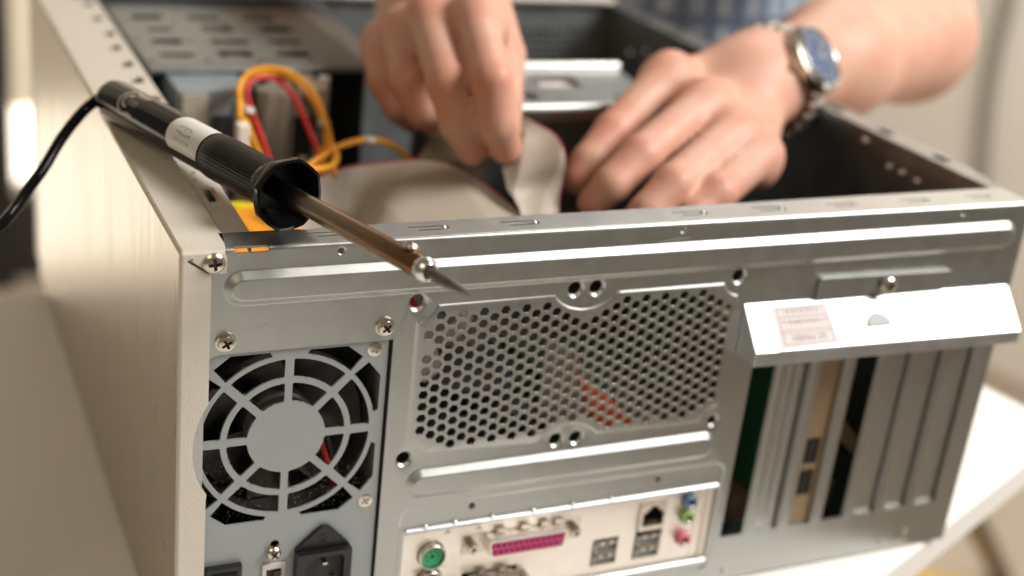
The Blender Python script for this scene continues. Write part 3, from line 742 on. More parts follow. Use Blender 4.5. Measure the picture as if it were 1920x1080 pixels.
# rolled lips of the shield, with spring dimples
for z0, z1 in ((55.2, 58.0), (12.8, 15.6)):
    b = MB(); zc = (z0 + z1) / 2; r = (z1 - z0) / 2
    prof = [(r * math.cos(a), r * math.sin(a)) for a in np.linspace(math.pi / 2, 1.5 * math.pi, 9)]
    vs = [(x, .6 + c * 1.15, zc + s_) for x in (99.2, 258.4) for c, s_ in prof]; n = len(prof)
    b.add(vs, [(i, i + 1, n + i + 1, n + i) for i in range(n - 1)] + [tuple(range(n)), tuple(reversed(range(n, 2 * n)))], True)
    MP(b, 'shield_lip', M['chrome'] if 0 else M['hood'], sh)
for x in (108, 122, 140, 160, 180, 200):
    b = MB(); b.lathe([(0, 1.0), (.6, .8), (.9, .3)], (x, .1, 58.2), (0, -.6, .8), 12); MP(b, 'spring_dimple', M['chrome'], sh)
b = MB(); b.box(249.6, 250.2, 1.2, 2.6, 15.7, 55.1); b.box(255.0, 255.5, -.2, 1.4, 15.7, 55.1); MP(b, 'shield_fold', M['shield'], sh)
# embossed port icons
b = MB()
for x, z in ((118, 52.0), (133, 51.8)): b.box(x, x + 3.4, 1.5, 1.58, z, z + .4); b.box(x + .6, x + 2.6, 1.5, 1.58, z + .7, z + 1.1); b.box(x + 1.2, x + 2.2, 1.5, 1.58, z + 1.4, z + 1.8)
for x, z in ((104, 34.9), (116, 34.6)): b.box(x, x + 5, 1.5, 1.58, z, z + .4)
MP(b, 'icon_print', M['logo'], sh)
# ps/2
for z, m_ in ((42.4, 'green'), (28.6, 'purple')):
    b = MB(); b.lathe([(0, 6.2), (3.6, 6.2), (3.8, 6.0), (3.8, 5.6), (1.0, 5.4)], (112.6, 2.0, z), (0, -1, 0), 28, caps=False); p_ = MP(b, 'round_port', M['nickel'])
    b = MB(); b.plate(circ(112.6, z, 5.3, 26), [circ(112.6 + 2.7 * math.cos(a), z + 2.7 * math.sin(a), .5, 8) for a in (0.2, 1.1, 2.0, 2.9, 3.8, 5.6)] + [rrect(111.9, 113.3, z - .9, z + 1.1, .3, 3)], [], None, lambda u, v, d: (u, -.6 + d, v), 1.2); MP(b, 'port_insert', M[m_], p_)
    b = MB(); b.cyl((112.6, 2.4, z), (112.6, .9, z), 5.6); MP(b, 'port_back', M['dark'], p_)
# parallel port
def dshape(x0, x1, z0, z1, sl, r=1.2):
    L = [(x0 + sl, z0), (x1 - sl, z0), (x1, z1), (x0, z1)]; out = []
    for i in range(4):
        a = Vector(L[i - 1]); c = Vector(L[i]); d_ = Vector(L[(i + 1) % 4])
        p1 = c + (a - c).normalized() * r; p2 = c + (d_ - c).normalized() * r
        for t in (0, .33, .66, 1): out.append(tuple((p1 * (1 - t) + c * t).lerp(c * (1 - t) + p2 * t, t)))
    return out
b = MB(); b.plate(dshape(137.4, 176.2, 40.0, 48.8, 1.4), [dshape(138.1, 175.5, 40.7, 48.1, 1.3)], [], None, lambda u, v, d: (u, -5.6 + d, v), 7.2); pp = MP(b, 'parallel_port', M['shield'])
dh = [circ(140.6 + 2.77 * k + (0 if r else -1.35), (42.8 if r else 45.9), .85, 8) for r in (0, 1) for k in range(13 - r)]
b = MB(); b.plate(dshape(138.2, 175.4, 40.8, 48.0, 1.3), dh, [], None, lambda u, v, d: (u, -5.3 + d, v), 1.0); MP(b, 'port_insert', M['pink'], pp)
b = MB(); b.prism(dshape(138.4, 175.2, 41.0, 47.8, 1.3), XZ, -4.2, -2); MP(b, 'port_back', M['pinkhole'], pp)  # darker copy of the pink, shade of the pin holes put into colour
b = MB(); b.plate([(127.6, 39.8), (186, 39.8), (186, 49.4), (127.6, 49.4)], [dshape(137.3, 176.3, 39.95, 48.9, 1.4)], [], None, lambda u, v, d: (u, .9 + d, v), .5); MP(b, 'port_flange', M['nickel'], pp)
for x in (131.0, 182.3):
    b = MB(); b.lathe([(0, 2.7), (4.2, 2.7), (4.6, 2.2), (4.6, 1.3), (2.5, 1.2)], (x, .9, 44.6), (0, -1, 0), 6, smooth=False); MP(b, 'hex_standoff', M['nickel'], pp)
for x in (143, 155, 165, 172):
    b = MB(); b.box(x, x + 4.5, -.6, .8, 49.5, 51.6); MP(b, 'spring_tab', M['nickel'], pp)
b = MB(); b.plate(dshape(131.0, 154.6, 19, 28.2, 1.2), [dshape(131.8, 153.8, 19.8, 27.5, 1.1)], [], None, lambda u, v, d: (u, -5.6 + d, v), 7.2); sp_ = MP(b, 'serial_port', M['nickel'])
b = MB(); b.prism(dshape(132.0, 153.6, 20, 27.3, 1.1), XZ, -1.4, 0); MP(b, 'port_back', M['chip'], sp_)
for k in range(5):
    b = MB(); b.cyl((136.5 + 2.77 * k, -4.6, 25.2), (136.5 + 2.77 * k, -1.3, 25.2), .5, n=8); MP(b, 'pin', M['nickel'], sp_)
for x in (126.0, 158.8):
    b = MB(); b.lathe([(0, 2.7), (4.2, 2.7), (4.6, 2.2), (4.6, 1.3)], (x, 1.4, 23.5), (0, -1, 0), 6, smooth=False); MP(b, 'hex_standoff', M['nickel'], sp_)
for x in (136, 146):
    b = MB(); b.box(x, x + 4, -1.0, .8, 28.6, 30.6); MP(b, 'spring_tab', M['nickel'], sp_)
# usb ports and network socket
def usb(x0, z0, par=None):
    b = MB(); b.plate(rrect(x0, x0 + 12.4, z0, z0 + 5.6, .5, 3), [rrect(x0 + .5, x0 + 11.9, z0 + .5, z0 + 5.1, .3, 3)], [], None, lambda u, v, d: (u, .4 + d, v), 7)
    u = MP(b, 'usb_port', M['nickel'])
    b = MB(); b.box(x0 + .8, x0 + 11.6, 2.0, 8, z0 + 1.0, z0 + 2.7); MP(b, 'tongue', M['greynotch'], u)
    b = MB(); b.box(x0 + .5, x0 + 11.9, 8.1, 9, z0 + .5, z0 + 5.1); MP(b, 'port_back', M['dark'], u)
    for q in (x0 + 3, x0 + 8):
        b = MB(); b.box(q, q + 1.6, .1, .36, z0 + 4.4, z0 + 5.7); MP(b, 'spring_tab', M['shield'], u)
for x, z in ((195.6, 28.6), (195.6, 21.6), (218.4, 28.6), (218.4, 21.6)): usb(x, z)
b = MB()
jp = [(219.4, 39.6), (230.6, 39.6), (230.6, 47.0), (228.6, 47.0), (228.6, 48.6), (227, 48.6), (227, 50.2), (223, 50.2), (223, 48.6), (221.4, 48.6), (221.4, 47.0), (219.4, 47.0)]
b.plate(rrect(217.8, 232.0, 37.0, 51.8, .5, 3), [jp], [], None, lambda u, v, d: (u, .2 + d, v), 9); net = MP(b, 'network_socket', M['nickel'])
b = MB(); b.prism(jp, XZ, 9.3, 9.8); MP(b, 'port_back', M['dark'], net)
for k in range(8):
    b = MB(); b.box(220.4 + 1.25 * k, 220.8 + 1.25 * k, 2, 8, 40.4, 40.8); MP(b, 'contact', M['nickel'], net)
for z, m_ in ((50.3, 'jackblue'), (41.6, 'jackgreen'), (29.2, 'jackpink')):
    b = MB(); b.lathe([(0, 3.6), (3.4, 3.5), (3.9, 3.1), (3.9, 1.9), (-2, 1.8)], (243.9, 1.7, z), (0, -1, 0), 24, caps=False); j = MP(b, 'audio_jack', M[m_])
    b = MB(); b.cyl((243.9, 2.2, z), (243.9, 3.2, z), 2.2); MP(b, 'port_back', M['dark'], j)
    b = MB(); b.lathe([(0, .9), (.3, .6)], (244.0, -2.0, z - 2.4), (0, -1, 0), 10); MP(b, 'glint_bead', M['chrome'], j)  # chrome bead stands in for a highlight on the jack rim
# board components seen through the vent holes and slots
b = MB(); b.box(100, 118, 10, 26, 12.7, 48); b.box(128, 186, 10, 24, 12.7, 30); b.box(194, 250, 12, 26, 12.7, 34); MP(b, 'port_housing', M['chip'])
b = MB()
for k in range(14): b.box(150 + k * 4, 152 + k * 4, 90, 150, 22, 56)
b.box(148, 206, 88, 152, 13, 22); MP(b, 'heatsink', M['alu'])
b = MB(); b.lathe([(0, 28), (12, 28)], (178, 120, 57), (0, 0, 1), 24); MP(b, 'cooling_fan', M['black'])
for k in range(9):
    b = MB(); b.cyl((126 + (k % 3) * 14 + (k // 3) * 4, 42 + (k // 3) * 13, 12.7), (126 + (k % 3) * 14 + (k // 3) * 4, 42 + (k // 3) * 13, 34), 4.6, n=16); MP(b, 'capacitor', M['chip' if k % 2 else 'bluegrey'])
for k in range(2):
    b = MB(); b.box(222 + 11 * k, 227 + 11 * k, 70, 205, 12.7, 24); MP(b, 'memory_socket', M['white'])
    b = MB(); b.box(223.7 + 11 * k, 225.2 + 11 * k, 72, 203, 24.2, 46); MP(b, 'memory_module', M['pcb2'])
for k in range(5):
    x = 272 + 20.32 * k; b = MB(); b.box(x - 3, x + 4, 30, 120, 12.7, 26); MP(b, 'expansion_slot', M['cream'] if k != 1 else M['brownmetal'])
# cards standing in the slots
gc = empty('graphics_card', (.272, .02, .02), 'green expansion card seen through the leftmost open slot', 'expansion card')
b = MB(); b.box(288.2, 289.8, 10, 150, 40, 118); world_child(b.build('circuit_board', M['pcb2']), gc)
b = MB(); b.box(284.4, 288.0, 60, 90, 66, 100); world_child(b.build('chip', M['chip']), gc)
for q in ((281.4, 288.0, 12, 60, 112, 122), (280, 289, 14, 60, 24, 39)):
    b = MB(); b.box(*q); world_child(b.build('connector_block', M['brownmetal']), gc)
uc = empty('usb_bracket', (.3125, .003, .02), 'brown metal bracket with two black ports in the third slot', 'slot bracket')
x0 = 265.4 + 40.64
b = MB(); b.plate([(x0 - .6, 24), (x0 + 14, 24), (x0 + 14, 150), (x0 - .6, 150)], [rrect(x0 + 2.0, x0 + 10.4, 42, 57, .5, 3), rrect(x0 + 2.0, x0 + 10.4, 60, 75, .5, 3)], [], None, lambda u, v, d: (u, 1.7 + d, v), .8)
world_child(b.build('bracket_plate', M['brownmetal']), uc)  # beige brown metal, deepened by a reflection put into its colour
for z in (42, 60):
    b = MB(); b.box(x0 + 2.2, x0 + 10.2, 2.6, 12, z + .2, z + 14.8); world_child(b.build('port_body', M['chip']), uc)
    b = MB(); b.box(x0 + 3.8, x0 + 5.2, 1.8, 2.5, z + 1, z + 13.5); world_child(b.build('port_tongue', M['chip']), uc)
b = MB(); b.box(345, 352, 30, 120, 20, 56); o = b.build('dark_card', M['chip']); tag(o, 'dark expansion card low inside the fourth slot', 'expansion card')
b = MB(); b.prism([(330, 84), (352, 62), (352, 52), (330, 72)], XZ, 12, 18)
o = b.build('flat_bundle', M['brownmetal']); tag(o, 'brown flat wire bundle crossing behind the fourth slot', 'cable')

# ================================================================== DRIVES AND CAGES
b = MB()
ch = [rrect(50 + 34 * i + (7 * j) % 5, 70 + 34 * i + (5 * i * j) % 7, 292 + 30 * j, 300 + 30 * j + (i * 7 + j * 4) % 8, 3, 4) for i in range(3) for j in range(4)]
ch += [circ(44 + 30 * i, 283 + 46 * j, 2.2, 10) for i in range(4) for j in range(4)]
b.plate([(41, 272), (164, 272), (164, 430), (41, 430)], ch, [], None, XY(190), .9)
vs = []; n = 8
for x in (41, 164):
    for t in np.linspace(0, math.pi, n): vs.append((x, 272 - 2.2 * math.sin(t), 187.8 + 2.2 * math.cos(t)))
b.add(vs, [(i, i + 1, n + i + 1, n + i) for i in range(n - 1)], True)

b.box(41, 41.8, 272, 430, 20, 189)
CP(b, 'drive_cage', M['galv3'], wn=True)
b = MB(); b.box(163.2, 164, 273, 430, 20, 188.9); CP(b, 'cage_side', M['darkpanel'])  # cage shade painted in with a dark colour instead of zinc
b = MB(); b.add([(164.2, 275, 190.4), (182, 275, 184), (192, 430, 184), (164.2, 430, 190.4)], [(0, 1, 2, 3)]); CP(b, 'cage_flange', M['hood'])
b = MB()
b.plate([(196, 196), (318, 192), (334, 280), (196, 280)], [rrect(214, 250, 214, 228, 3, 3), rrect(262, 290, 238, 262, 3, 3), circ(300, 216, 3, 10), circ(210, 250, 3, 10)], [], None, XY(186), .9)
for y0, x1 in ((192, 318), (280, 334)):
    vs = []
    for x in (196, x1):
        for t in np.linspace(0, math.pi, n): vs.append((x, y0 - 2.6 * math.cos(t), 186 + 4 * math.sin(t)))
    b.add(vs, [(i, i + 1, n + i + 1, n + i) for i in range(n - 1)], True)
b.box(196, 318, 193, 193.8, 180, 185)
CP(b, 'hard_drive_cage', M['galv'], wn=True)
for xs in (198, 317):
    b = MB(); b.box(xs, xs + .8, 200, 280, 60, 184); CP(b, 'cage_side', M['darkpanel'])  # same dark colour, standing for shade on the cage walls
def drive(x0, x1, y0, m1, m2, label):
    e = empty('optical_drive', ((x0 + x1) / 2000, y0 / 1000, .03), label, 'disc drive', 'disc drives in the upper cage')
    b = MB(); b.box(x0, x1, y0, 425, 36, 186); world_child(b.build('housing', m1, bevel=.8), e)
    b = MB(); b.box(x0 + 2.5, x0 + 16, y0 - 1.5, y0 - .1, 80, 184); world_child(b.build('rear_plate', m2, bevel=.4), e)
    b = MB(); b.box(x0 + 19, x1 - 10, y0 - 3, y0 - .1, 60, 172); world_child(b.build('connector_block', M['chip'], bevel=.5), e)
    b = MB(); b.box(x0 + 22, x1 - 13, y0 - 7, y0 - 3.1, 118, 150); world_child(b.build('data_socket', M['white'], bevel=.4), e)
    b = MB(); b.box(x1 - 8, x1 - 2, y0 - 2, y0 - .1, 90, 180); world_child(b.build('side_flange', m2, bevel=.4), e)
drive(49, 88, 240, M['bluegrey'], M['cream'], 'blue grey disc drive nearest the beige cover edge')
drive(92, 131, 236, M['cream'], M['cream'], 'cream disc drive between the yellow wire loops and the dark gap')
b = MB(); b.cyl((128, 238, 186), (128, 238, 193), 3.2, n=12); o = b.build('standoff', M['white']); tag(o, 'small white plastic stand off on the drive corner', 'stand off')
hd = empty('hard_drive', (.255, .24, .15), 'bare metal hard drive lying under the plate of the smaller cage', 'hard drive')
b = MB(); b.box(204, 306, 200, 276, 150, 182); world_child(b.build('housing', M['alu'], bevel=1), hd)
b = MB(); b.box(214, 296, 204, 268, 182.2, 182.6); world_child(b.build('label', M['paper']), hd)

# ================================================================== CABLES
def V3(p): return Vector(p) * 1000
def loop(name, pts, r, m, label, cat='cable', group=None, n=60, parent=None):
    b = MB(); b.tube(catmull([V3(W(*p)) for p in pts], n), r, 10); o = b.build(name, m)
    if parent is None: tag(o, label, cat, group)
    else: world_child(o, parent)
    return o
hn = empty('power_wire_bundle', W(560, 200, .74), 'looped yellow, red and black power wires rising behind the soldering iron', 'wires')
loop('yellow_wire', [(505, 330, .70), (475, 262, .71), (455, 205, .72), (448, 165, .725), (470, 135, .73), (520, 129, .735), (572, 155, .735), (603, 205, .73), (622, 270, .725), (628, 330, .70)], 1.5, M['yellow'], None, parent=hn)
loop('yellow_wire', [(480, 330, .69), (462, 262, .70), (450, 215, .71), (452, 168, .735), (478, 143, .74), (524, 137, .745), (567, 165, .745), (598, 210, .74), (612, 270, .735), (600, 330, .70)], 1.4, M['yellow'], None, parent=hn)
loop('red_wire', [(515, 330, .70), (492, 262, .71), (470, 205, .72), (463, 165, .725), (485, 146, .73), (522, 152, .735), (556, 190, .73), (578, 240, .725), (596, 285, .72), (600, 330, .70)], 1.45, M['red'], None, parent=hn)
loop('black_wire', [(500, 320, .73), (480, 240, .74), (474, 175, .745), (500, 150, .75), (540, 150, .75), (576, 190, .75), (600, 250, .745), (620, 310, .73)], 1.4, M['wblack'], None, parent=hn)
loop('yellow_wire', [(455, 225, .70), (460, 262, .695), (472, 300, .69), (482, 340, .68)], 1.7, M['yellow'], None, parent=hn)
loop('yellow_wire', [(560, 325, .68), (600, 296, .70), (640, 273, .71), (690, 262, .72), (735, 272, .73), (770, 300, .74)], 1.7, M['yellow'], None, parent=hn)
loop('yellow_wire', [(540, 320, .67), (590, 318, .68), (620, 312, .69), (632, 295, .70), (620, 275, .71), (600, 285, .72)], 1.7, M['yellow'], None, parent=hn)
for u, v, d in ((465, 207, .715), (608, 232, .735), (692, 262, .72)):
    p = V3(W(u, v, d)); b = MB(); b.lathe([(-1.8, 2.6), (-1.2, 3.4), (1.2, 3.4), (1.8, 2.6)], p, (.2, .3, .9), 14); o = b.build('cable_tie', M['white']); world_child(o, hn)
o = V3(W(455, 228, .69)); b = MB(); b.box(o.x - 3, o.x + 3, o.y - 4, o.y + 4, o.z - 13, o.z - 1); world_child(b.build('white_plug', M['white'], bevel=.8), hn)

def ribbon(name, top, wid, nw, label, ns=70, crease=3.0):
    "top: list of world points (mm) along one edge; wid: width vectors (mm) across the ribbon"
    A = catmull(top, ns); Wd = catmull(wid, ns); e = empty(name, Vector(A[ns // 2]) * MM, label, 'ribbon cable')
    for part, k0, k1, m_ in (('ribbon_band', 1, nw, M['ribbon']), ('red_wire', 0, 1, M['rred'])):
        vs = []; fs = []; cols = (k1 - k0) * 2 + 1
        for i in range(ns):
            t = A[min(i + 1, ns - 1)] - A[max(i - 1, 0)]; nn = np.cross(t, Wd[i]); nn /= (np.linalg.norm(nn) + 1e-9)
            for side in (1, -1):
                for c in range(cols):
                    u = (k0 + c / 2) / nw; hh = .42 if c % 2 else .12
                    fold = crease * (math.sin(i / ns * 9.0 + u * 3.2) * .6 + .5 * abs(math.sin(i / ns * 5.0 - u * 4.1 + .8)) - .3)
                    vs.append(A[i] + Wd[i] * u + nn * (side * hh + fold))
        for i in range(ns - 1):
            for side in (0, 1):
                for c in range(cols - 1):
                    q = (i * 2 + side) * cols + c; w = q + 2 * cols
                    fs.append((q, q + 1, w + 1, w) if side == 0 else (q, w, w + 1, q + 1))
            for c in (0, cols - 1):
                q = i * 2 * cols + c; fs.append((q, q + cols, q + 3 * cols, q + 2 * cols))
        b = MB(); b.add(vs, fs, True); o = b.build(part, m_, sharp=80); world_child(o, e)
    return e
W3 = lambda u, v, d: np.array(W(u, v, d)) * 1000
# wide loop lying in front: left part leans away, right part bulges towards the viewer
top = [W3(520, 372, .66), W3(600, 328, .69), W3(690, 305, .715), W3(790, 303, .72), W3(870, 325, .71), W3(930, 358, .695), W3(990, 402, .68), W3(1030, 450, .665)]
bot = [W3(560, 520, .63), W3(600, 500, .68), W3(640, 480, .70), W3(690, 432, .655), W3(745, 440, .635), W3(800, 460, .625), W3(870, 490, .62), W3(930, 520, .62)]
ribbon('ribbon_cable', top, [q - p for p, q in zip(top, bot)], 40, 'wide grey ribbon cable with a red edge looping behind the panel rim')
# the one held by both hands
top = [W3(770, 310, .75), W3(800, 262, .74), W3(835, 228, .725), W3(890, 215, .715)]
bot = [W3(880, 350, .74), W3(905, 322, .73), W3(925, 300, .715), W3(945, 290, .71)]
ribbon('ribbon_cable', top, [q - p for p, q in zip(top, bot)], 34, 'grey ribbon cable end rising on the left under the fingertips', 40, 4.5)
top = [W3(985, 218, .705), W3(1030, 236, .70), W3(1054, 282, .69), W3(1060, 335, .69), W3(1052, 400, .69)]
bot = [W3(930, 262, .705), W3(938, 300, .69), W3(950, 345, .68), W3(968, 385, .68), W3(975, 425, .68)]
ribbon('ribbon_cable', top, [q - p for p, q in zip(top, bot)], 34, 'grey ribbon cable folded over between the two hands', 50, 5.0)
# bits behind the vent holes
def lump(name, pts, r, m, label, cat):
    b = MB(); b.tube(catmull(pts, 24), r, 10); tag(b.build(name, m), label, cat)
b = MB(); b.prism([(181, 118), (195, 108), (221, 84), (209, 76), (191, 90)], XZ, 9, 17); tag(b.build('orange_plug', M['oranger'], bevel=1), 'bright orange plug behind the lower middle of the vent holes', 'plug')
b = MB(); b.prism([(172, 128), (186, 122), (212, 88), (208, 78), (182, 78), (172, 92)], XZ, 30, 31); tag(b.build('grey_ribbon', M['ribbon'], bevel=.2), 'pale grey flat cable behind the middle of the vent holes', 'cable')
b = MB(); b.prism([(96, 152), (112, 142), (120, 122), (112, 116), (96, 124)], XZ, 24, 27); tag(b.build('pale_bracket', M['paper']), 'pale bracket behind the upper left vent holes', 'bracket')
lump('red_lead', [(92, 14, 168), (99, 16, 158), (102, 18, 150), (96, 24, 140)], 2.6, M['red'], 'red lead behind the top left vent holes', 'wire')
lump('yellow_lead', [(118, 30, 168), (130, 22, 164), (138, 20, 158), (146, 30, 150)], 2.0, M['yellow'], 'yellow lead behind the top vent holes', 'wire')
lump('blue_lead', [(120, 34, 162), (132, 26, 158), (142, 26, 150), (150, 40, 140)], 2.0, M['purple'], 'blue lead beside the yellow lead behind the vent holes', 'wire')
lump('white_lead', [(110, 28, 166), (120, 22, 156), (128, 24, 146), (130, 40, 130)], 3.2, M['white'], 'white lead curling down behind the top vent holes', 'wire')

# ================================================================== SOLDERING IRON
rear = V3(ray_on(209, 184, 2, .2036)); cup = V3(ray_on(542, 366, 2, .2078))
AX = (cup - rear).normalized(); UP = (Vector((0, 0, 1)) - AX * AX.z).normalized(); SD = AX.cross(UP)
iron = empty('soldering_iron', rear * MM, 'black handled soldering iron with a bronze shaft resting across the case corner', 'soldering iron')
def IP(b, name, m, par=None, **k):
    o = b.build(name, m, **k)
    if par is None: world_child(o, iron)
    else: o.parent = par
    return o
S = (cup - rear).length      # about 144 mm to the flared guard
def flat(k, a):              # two shallow flats along the barrel
    return 1 - .035 * max(0, math.cos(2 * (a - 1.9))) ** 6
b = MB(); b.lathe([(0, 5.5), (.6, 7.6), (2.2, 8.9), (5, 9.3), (S * .30, 9.3), (S * .60, 9.2), (S * .64, 9.0)], rear, AX, 72, UP, mod=flat)
hd_ = IP(b, 'handle', M['gloss'])
b = MB(); b.lathe([(S * .63, 8.8), (S * .645, 9.7), (S * .70, 9.8), (S * .90, 9.4), (S * .925, 9.6)], rear, AX, 192, UP, mod=lambda k, a: 1 - .012 * (math.cos(48 * a + .01) > 0)); IP(b, 'grip', M['grip'])
def scal(k, a): return (1 if k < 3 or k > 8 else .45 + .55 * 1.04 * math.cos(math.pi / 8) / math.cos(((a + .3) % (math.pi / 4)) - math.pi / 8))
b = MB(); b.lathe([(S * .905, 9.2), (S * .93, 10.2), (S * .955, 12.0), (S * .975, 13.8), (S * .985, 14.4), (S * 1.003, 14.4), (S * 1.005, 13.2), (S * .995, 12.6), (S * .97, 11.6), (S * .93, 9.6), (S * .90, 7.5), (S * .89, 3.8)], rear, AX, 96, UP, mod=scal, caps=False); IP(b, 'guard', M['gloss'])
b = MB(); b.lathe([(S * t, 4.15) for t in np.linspace(.88, 1.55, 12)] + [(S * 1.552, 4.0)], rear, AX, 40, UP); so2 = IP(b, 'shaft', M['bronze'])
at_ = so2.data.attributes.new('along', 'FLOAT', 'POINT'); at_.data.foreach_set('value', [((v.co * 1000 - rear).dot(AX) / S - .92) / .62 for v in so2.data.vertices])
cs = S * 1.552
b = MB(); b.lathe([(cs, 4.1), (cs + .4, 4.4), (cs + 3.0, 4.45), (cs + 4.6, 3.3), (cs + 4.9, 3.0), (cs + 4.4, 2.35), (cs + 1, 2.3)], rear, AX, 40, UP, caps=False); IP(b, 'collar', M['chrome'])
b = MB(); b.lathe([(cs - 2, 1.9), (cs + 11, 2.1), (cs + 15, 1.95), (cs + 20, 1.35), (cs + 27.0, .25), (cs + 27.3, .05)], rear + Vector((0, 0, -.2)), AX, 24, UP); IP(b, 'tip', M['tip'])
sa = rear + AX * (S * 1.50); sup = (UP * .93 - SD * .2).normalized(); q1 = AX; q2 = sup.cross(q1)
b = MB(); b.lathe([(3.6, 1.5), (4.8, 1.5)], sa, sup, 14); IP(b, 'screw_shank', M['nickel'])
so, _c = screw(0, 0, 0, 2.7, None, 'pan', .2, axis=lambda u, v, d: tuple(sa + sup * (4.9 - d) + q1 * u + q2 * v)); world_child(so, iron)
# printed mark and white label wrapped on the barrel
def wrap(s, a, lift=.06):
    rr = 9.3 + lift; return rear + AX * s + (UP * math.cos(a) + AX.cross(UP) * math.sin(a)) * rr
camdir = (Vector(CC) * 1000 - (rear + AX * 40)); camdir = (camdir - AX * camdir.dot(AX)).normalized()
a_cam = math.atan2(camdir.dot(AX.cross(UP)), camdir.dot(UP))
SGN = 1 if a_cam > 0 else -1
LX = 8
def band(mb, path, w):   # path of (s mm, arc mm) on the barrel
    n = len(path); L = []; R2 = []
    for i in range(n):
        p = Vector(path[i]); t = (Vector(path[min(i + 1, n - 1)]) - Vector(path[max(i - 1, 0)])).normalized(); nn = Vector((-t.y, t.x)) * w / 2
        L.append(p + nn); R2.append(p - nn)
    mb.add([wrap(p.x, a_cam - .35 * SGN + p.y / 9.3, .10) for p in L + R2], [(i, i + 1, n + i + 1, n + i) for i in range(n - 1)])
b = MB()
for r_, w_ in ((6.6, .45), (5.9, .25), (3.2, .55), (2.4, .25)):
    path = [(22 + r_ * .72 * 1.2, 1 + r_ * .95)] if 0 else []
    for t in np.linspace(math.radians(62), math.radians(298), 26): path.append((22 + LX + r_ * 1.05 * math.cos(t), .5 + r_ * math.sin(t)))
    w_ *= 1.35
    if r_ > 5: path = [(31 + LX, path[0][1] + .3)] + path + [(33 + LX, path[-1][1] - .2)]
    band(b, path, w_)
for k in range(7): band(b, [(23.5 + LX + 1.1 * k, -.8 - .3 * (k % 2)), (24.2 + LX + 1.1 * k, 1.6 + .4 * (k % 3))], .3)
for k in range(8): band(b, [(22.8 + LX + 1.2 * k, -4.6), (23.4 + LX + 1.2 * k, -3.2)], .35)
for k in range(5): band(b, [(16.4 + LX + .2 * k, -2 + 1.2 * k), (17.4 + LX + .2 * k, -1.6 + 1.2 * k)], .3)
IP(b, 'logo_print', M['logo'], hd_)
b = MB(); s0_, s1_ = S * .455, S * .632; vs = []; fs = []; nA = 22; nS = 6
for i in range(nA + 1):
    y = -9.5 + 19 * i / nA; edge = 4.5 * (1 - math.sqrt(max(0, 1 - (y / 9.6) ** 2)))
    for j in range(nS + 1):
        vs.append(wrap(s0_ + edge + (s1_ - s0_ - edge) * j / nS, a_cam - .30 * SGN + y / 9.3, .12))
fs = [(i * (nS + 1) + j, i * (nS + 1) + j + 1, (i + 1) * (nS + 1) + j + 1, (i + 1) * (nS + 1) + j) for i in range(nA) for j in range(nS)]
b.add(vs, fs, True); lb = IP(b, 'label', M['labelw'], hd_)
b = MB(); rr_ = random.Random(3)
for row, (ya, cnt, w_) in enumerate(((-5.2, 9, .22), (-2.4, 8, .42), (.6, 7, .42))):
    for k in range(cnt):
        s_ = S * .505 + 1.5 * k + rr_.uniform(-.2, .2); y = -ya + rr_.uniform(-.2, .2)
        band(b, [(s_, y - .7), (s_ + rr_.uniform(-.3, .6), y + rr_.uniform(.2, .9))], w_)
for v_i in range(len(b.v)):
    p = Vector(b.v[v_i]); rel = p - rear; ax_ = rel.dot(AX); rad = (rel - AX * ax_); b.v[v_i] = tuple(rear + AX * ax_ + rad.normalized() * 9.5)
IP(b, 'label_writing', M['inkdark'], hd_)
# cord
dR = (CR @ (np.array(rear) * MM - CC))[2]
pts = [rear + AX * 2, rear - AX * 6] + [V3(W(*p)) for p in ((160, 205, dR - .005), (118, 256, dR - .012), (82, 315, dR - .02), (52, 356, dR - .03), (30, 388, dR - .04), (8, 415, dR - .05), (-30, 450, dR - .06), (-90, 540, dR - .07))]
pts += [Vector((-130, 40, 2.9)), Vector((-220, 20, 2.9)), Vector((-330, 60, 2.9))]
b = MB(); b.tube(catmull(pts, 90), 2.55, 14); IP(b, 'cord', M['gloss'])

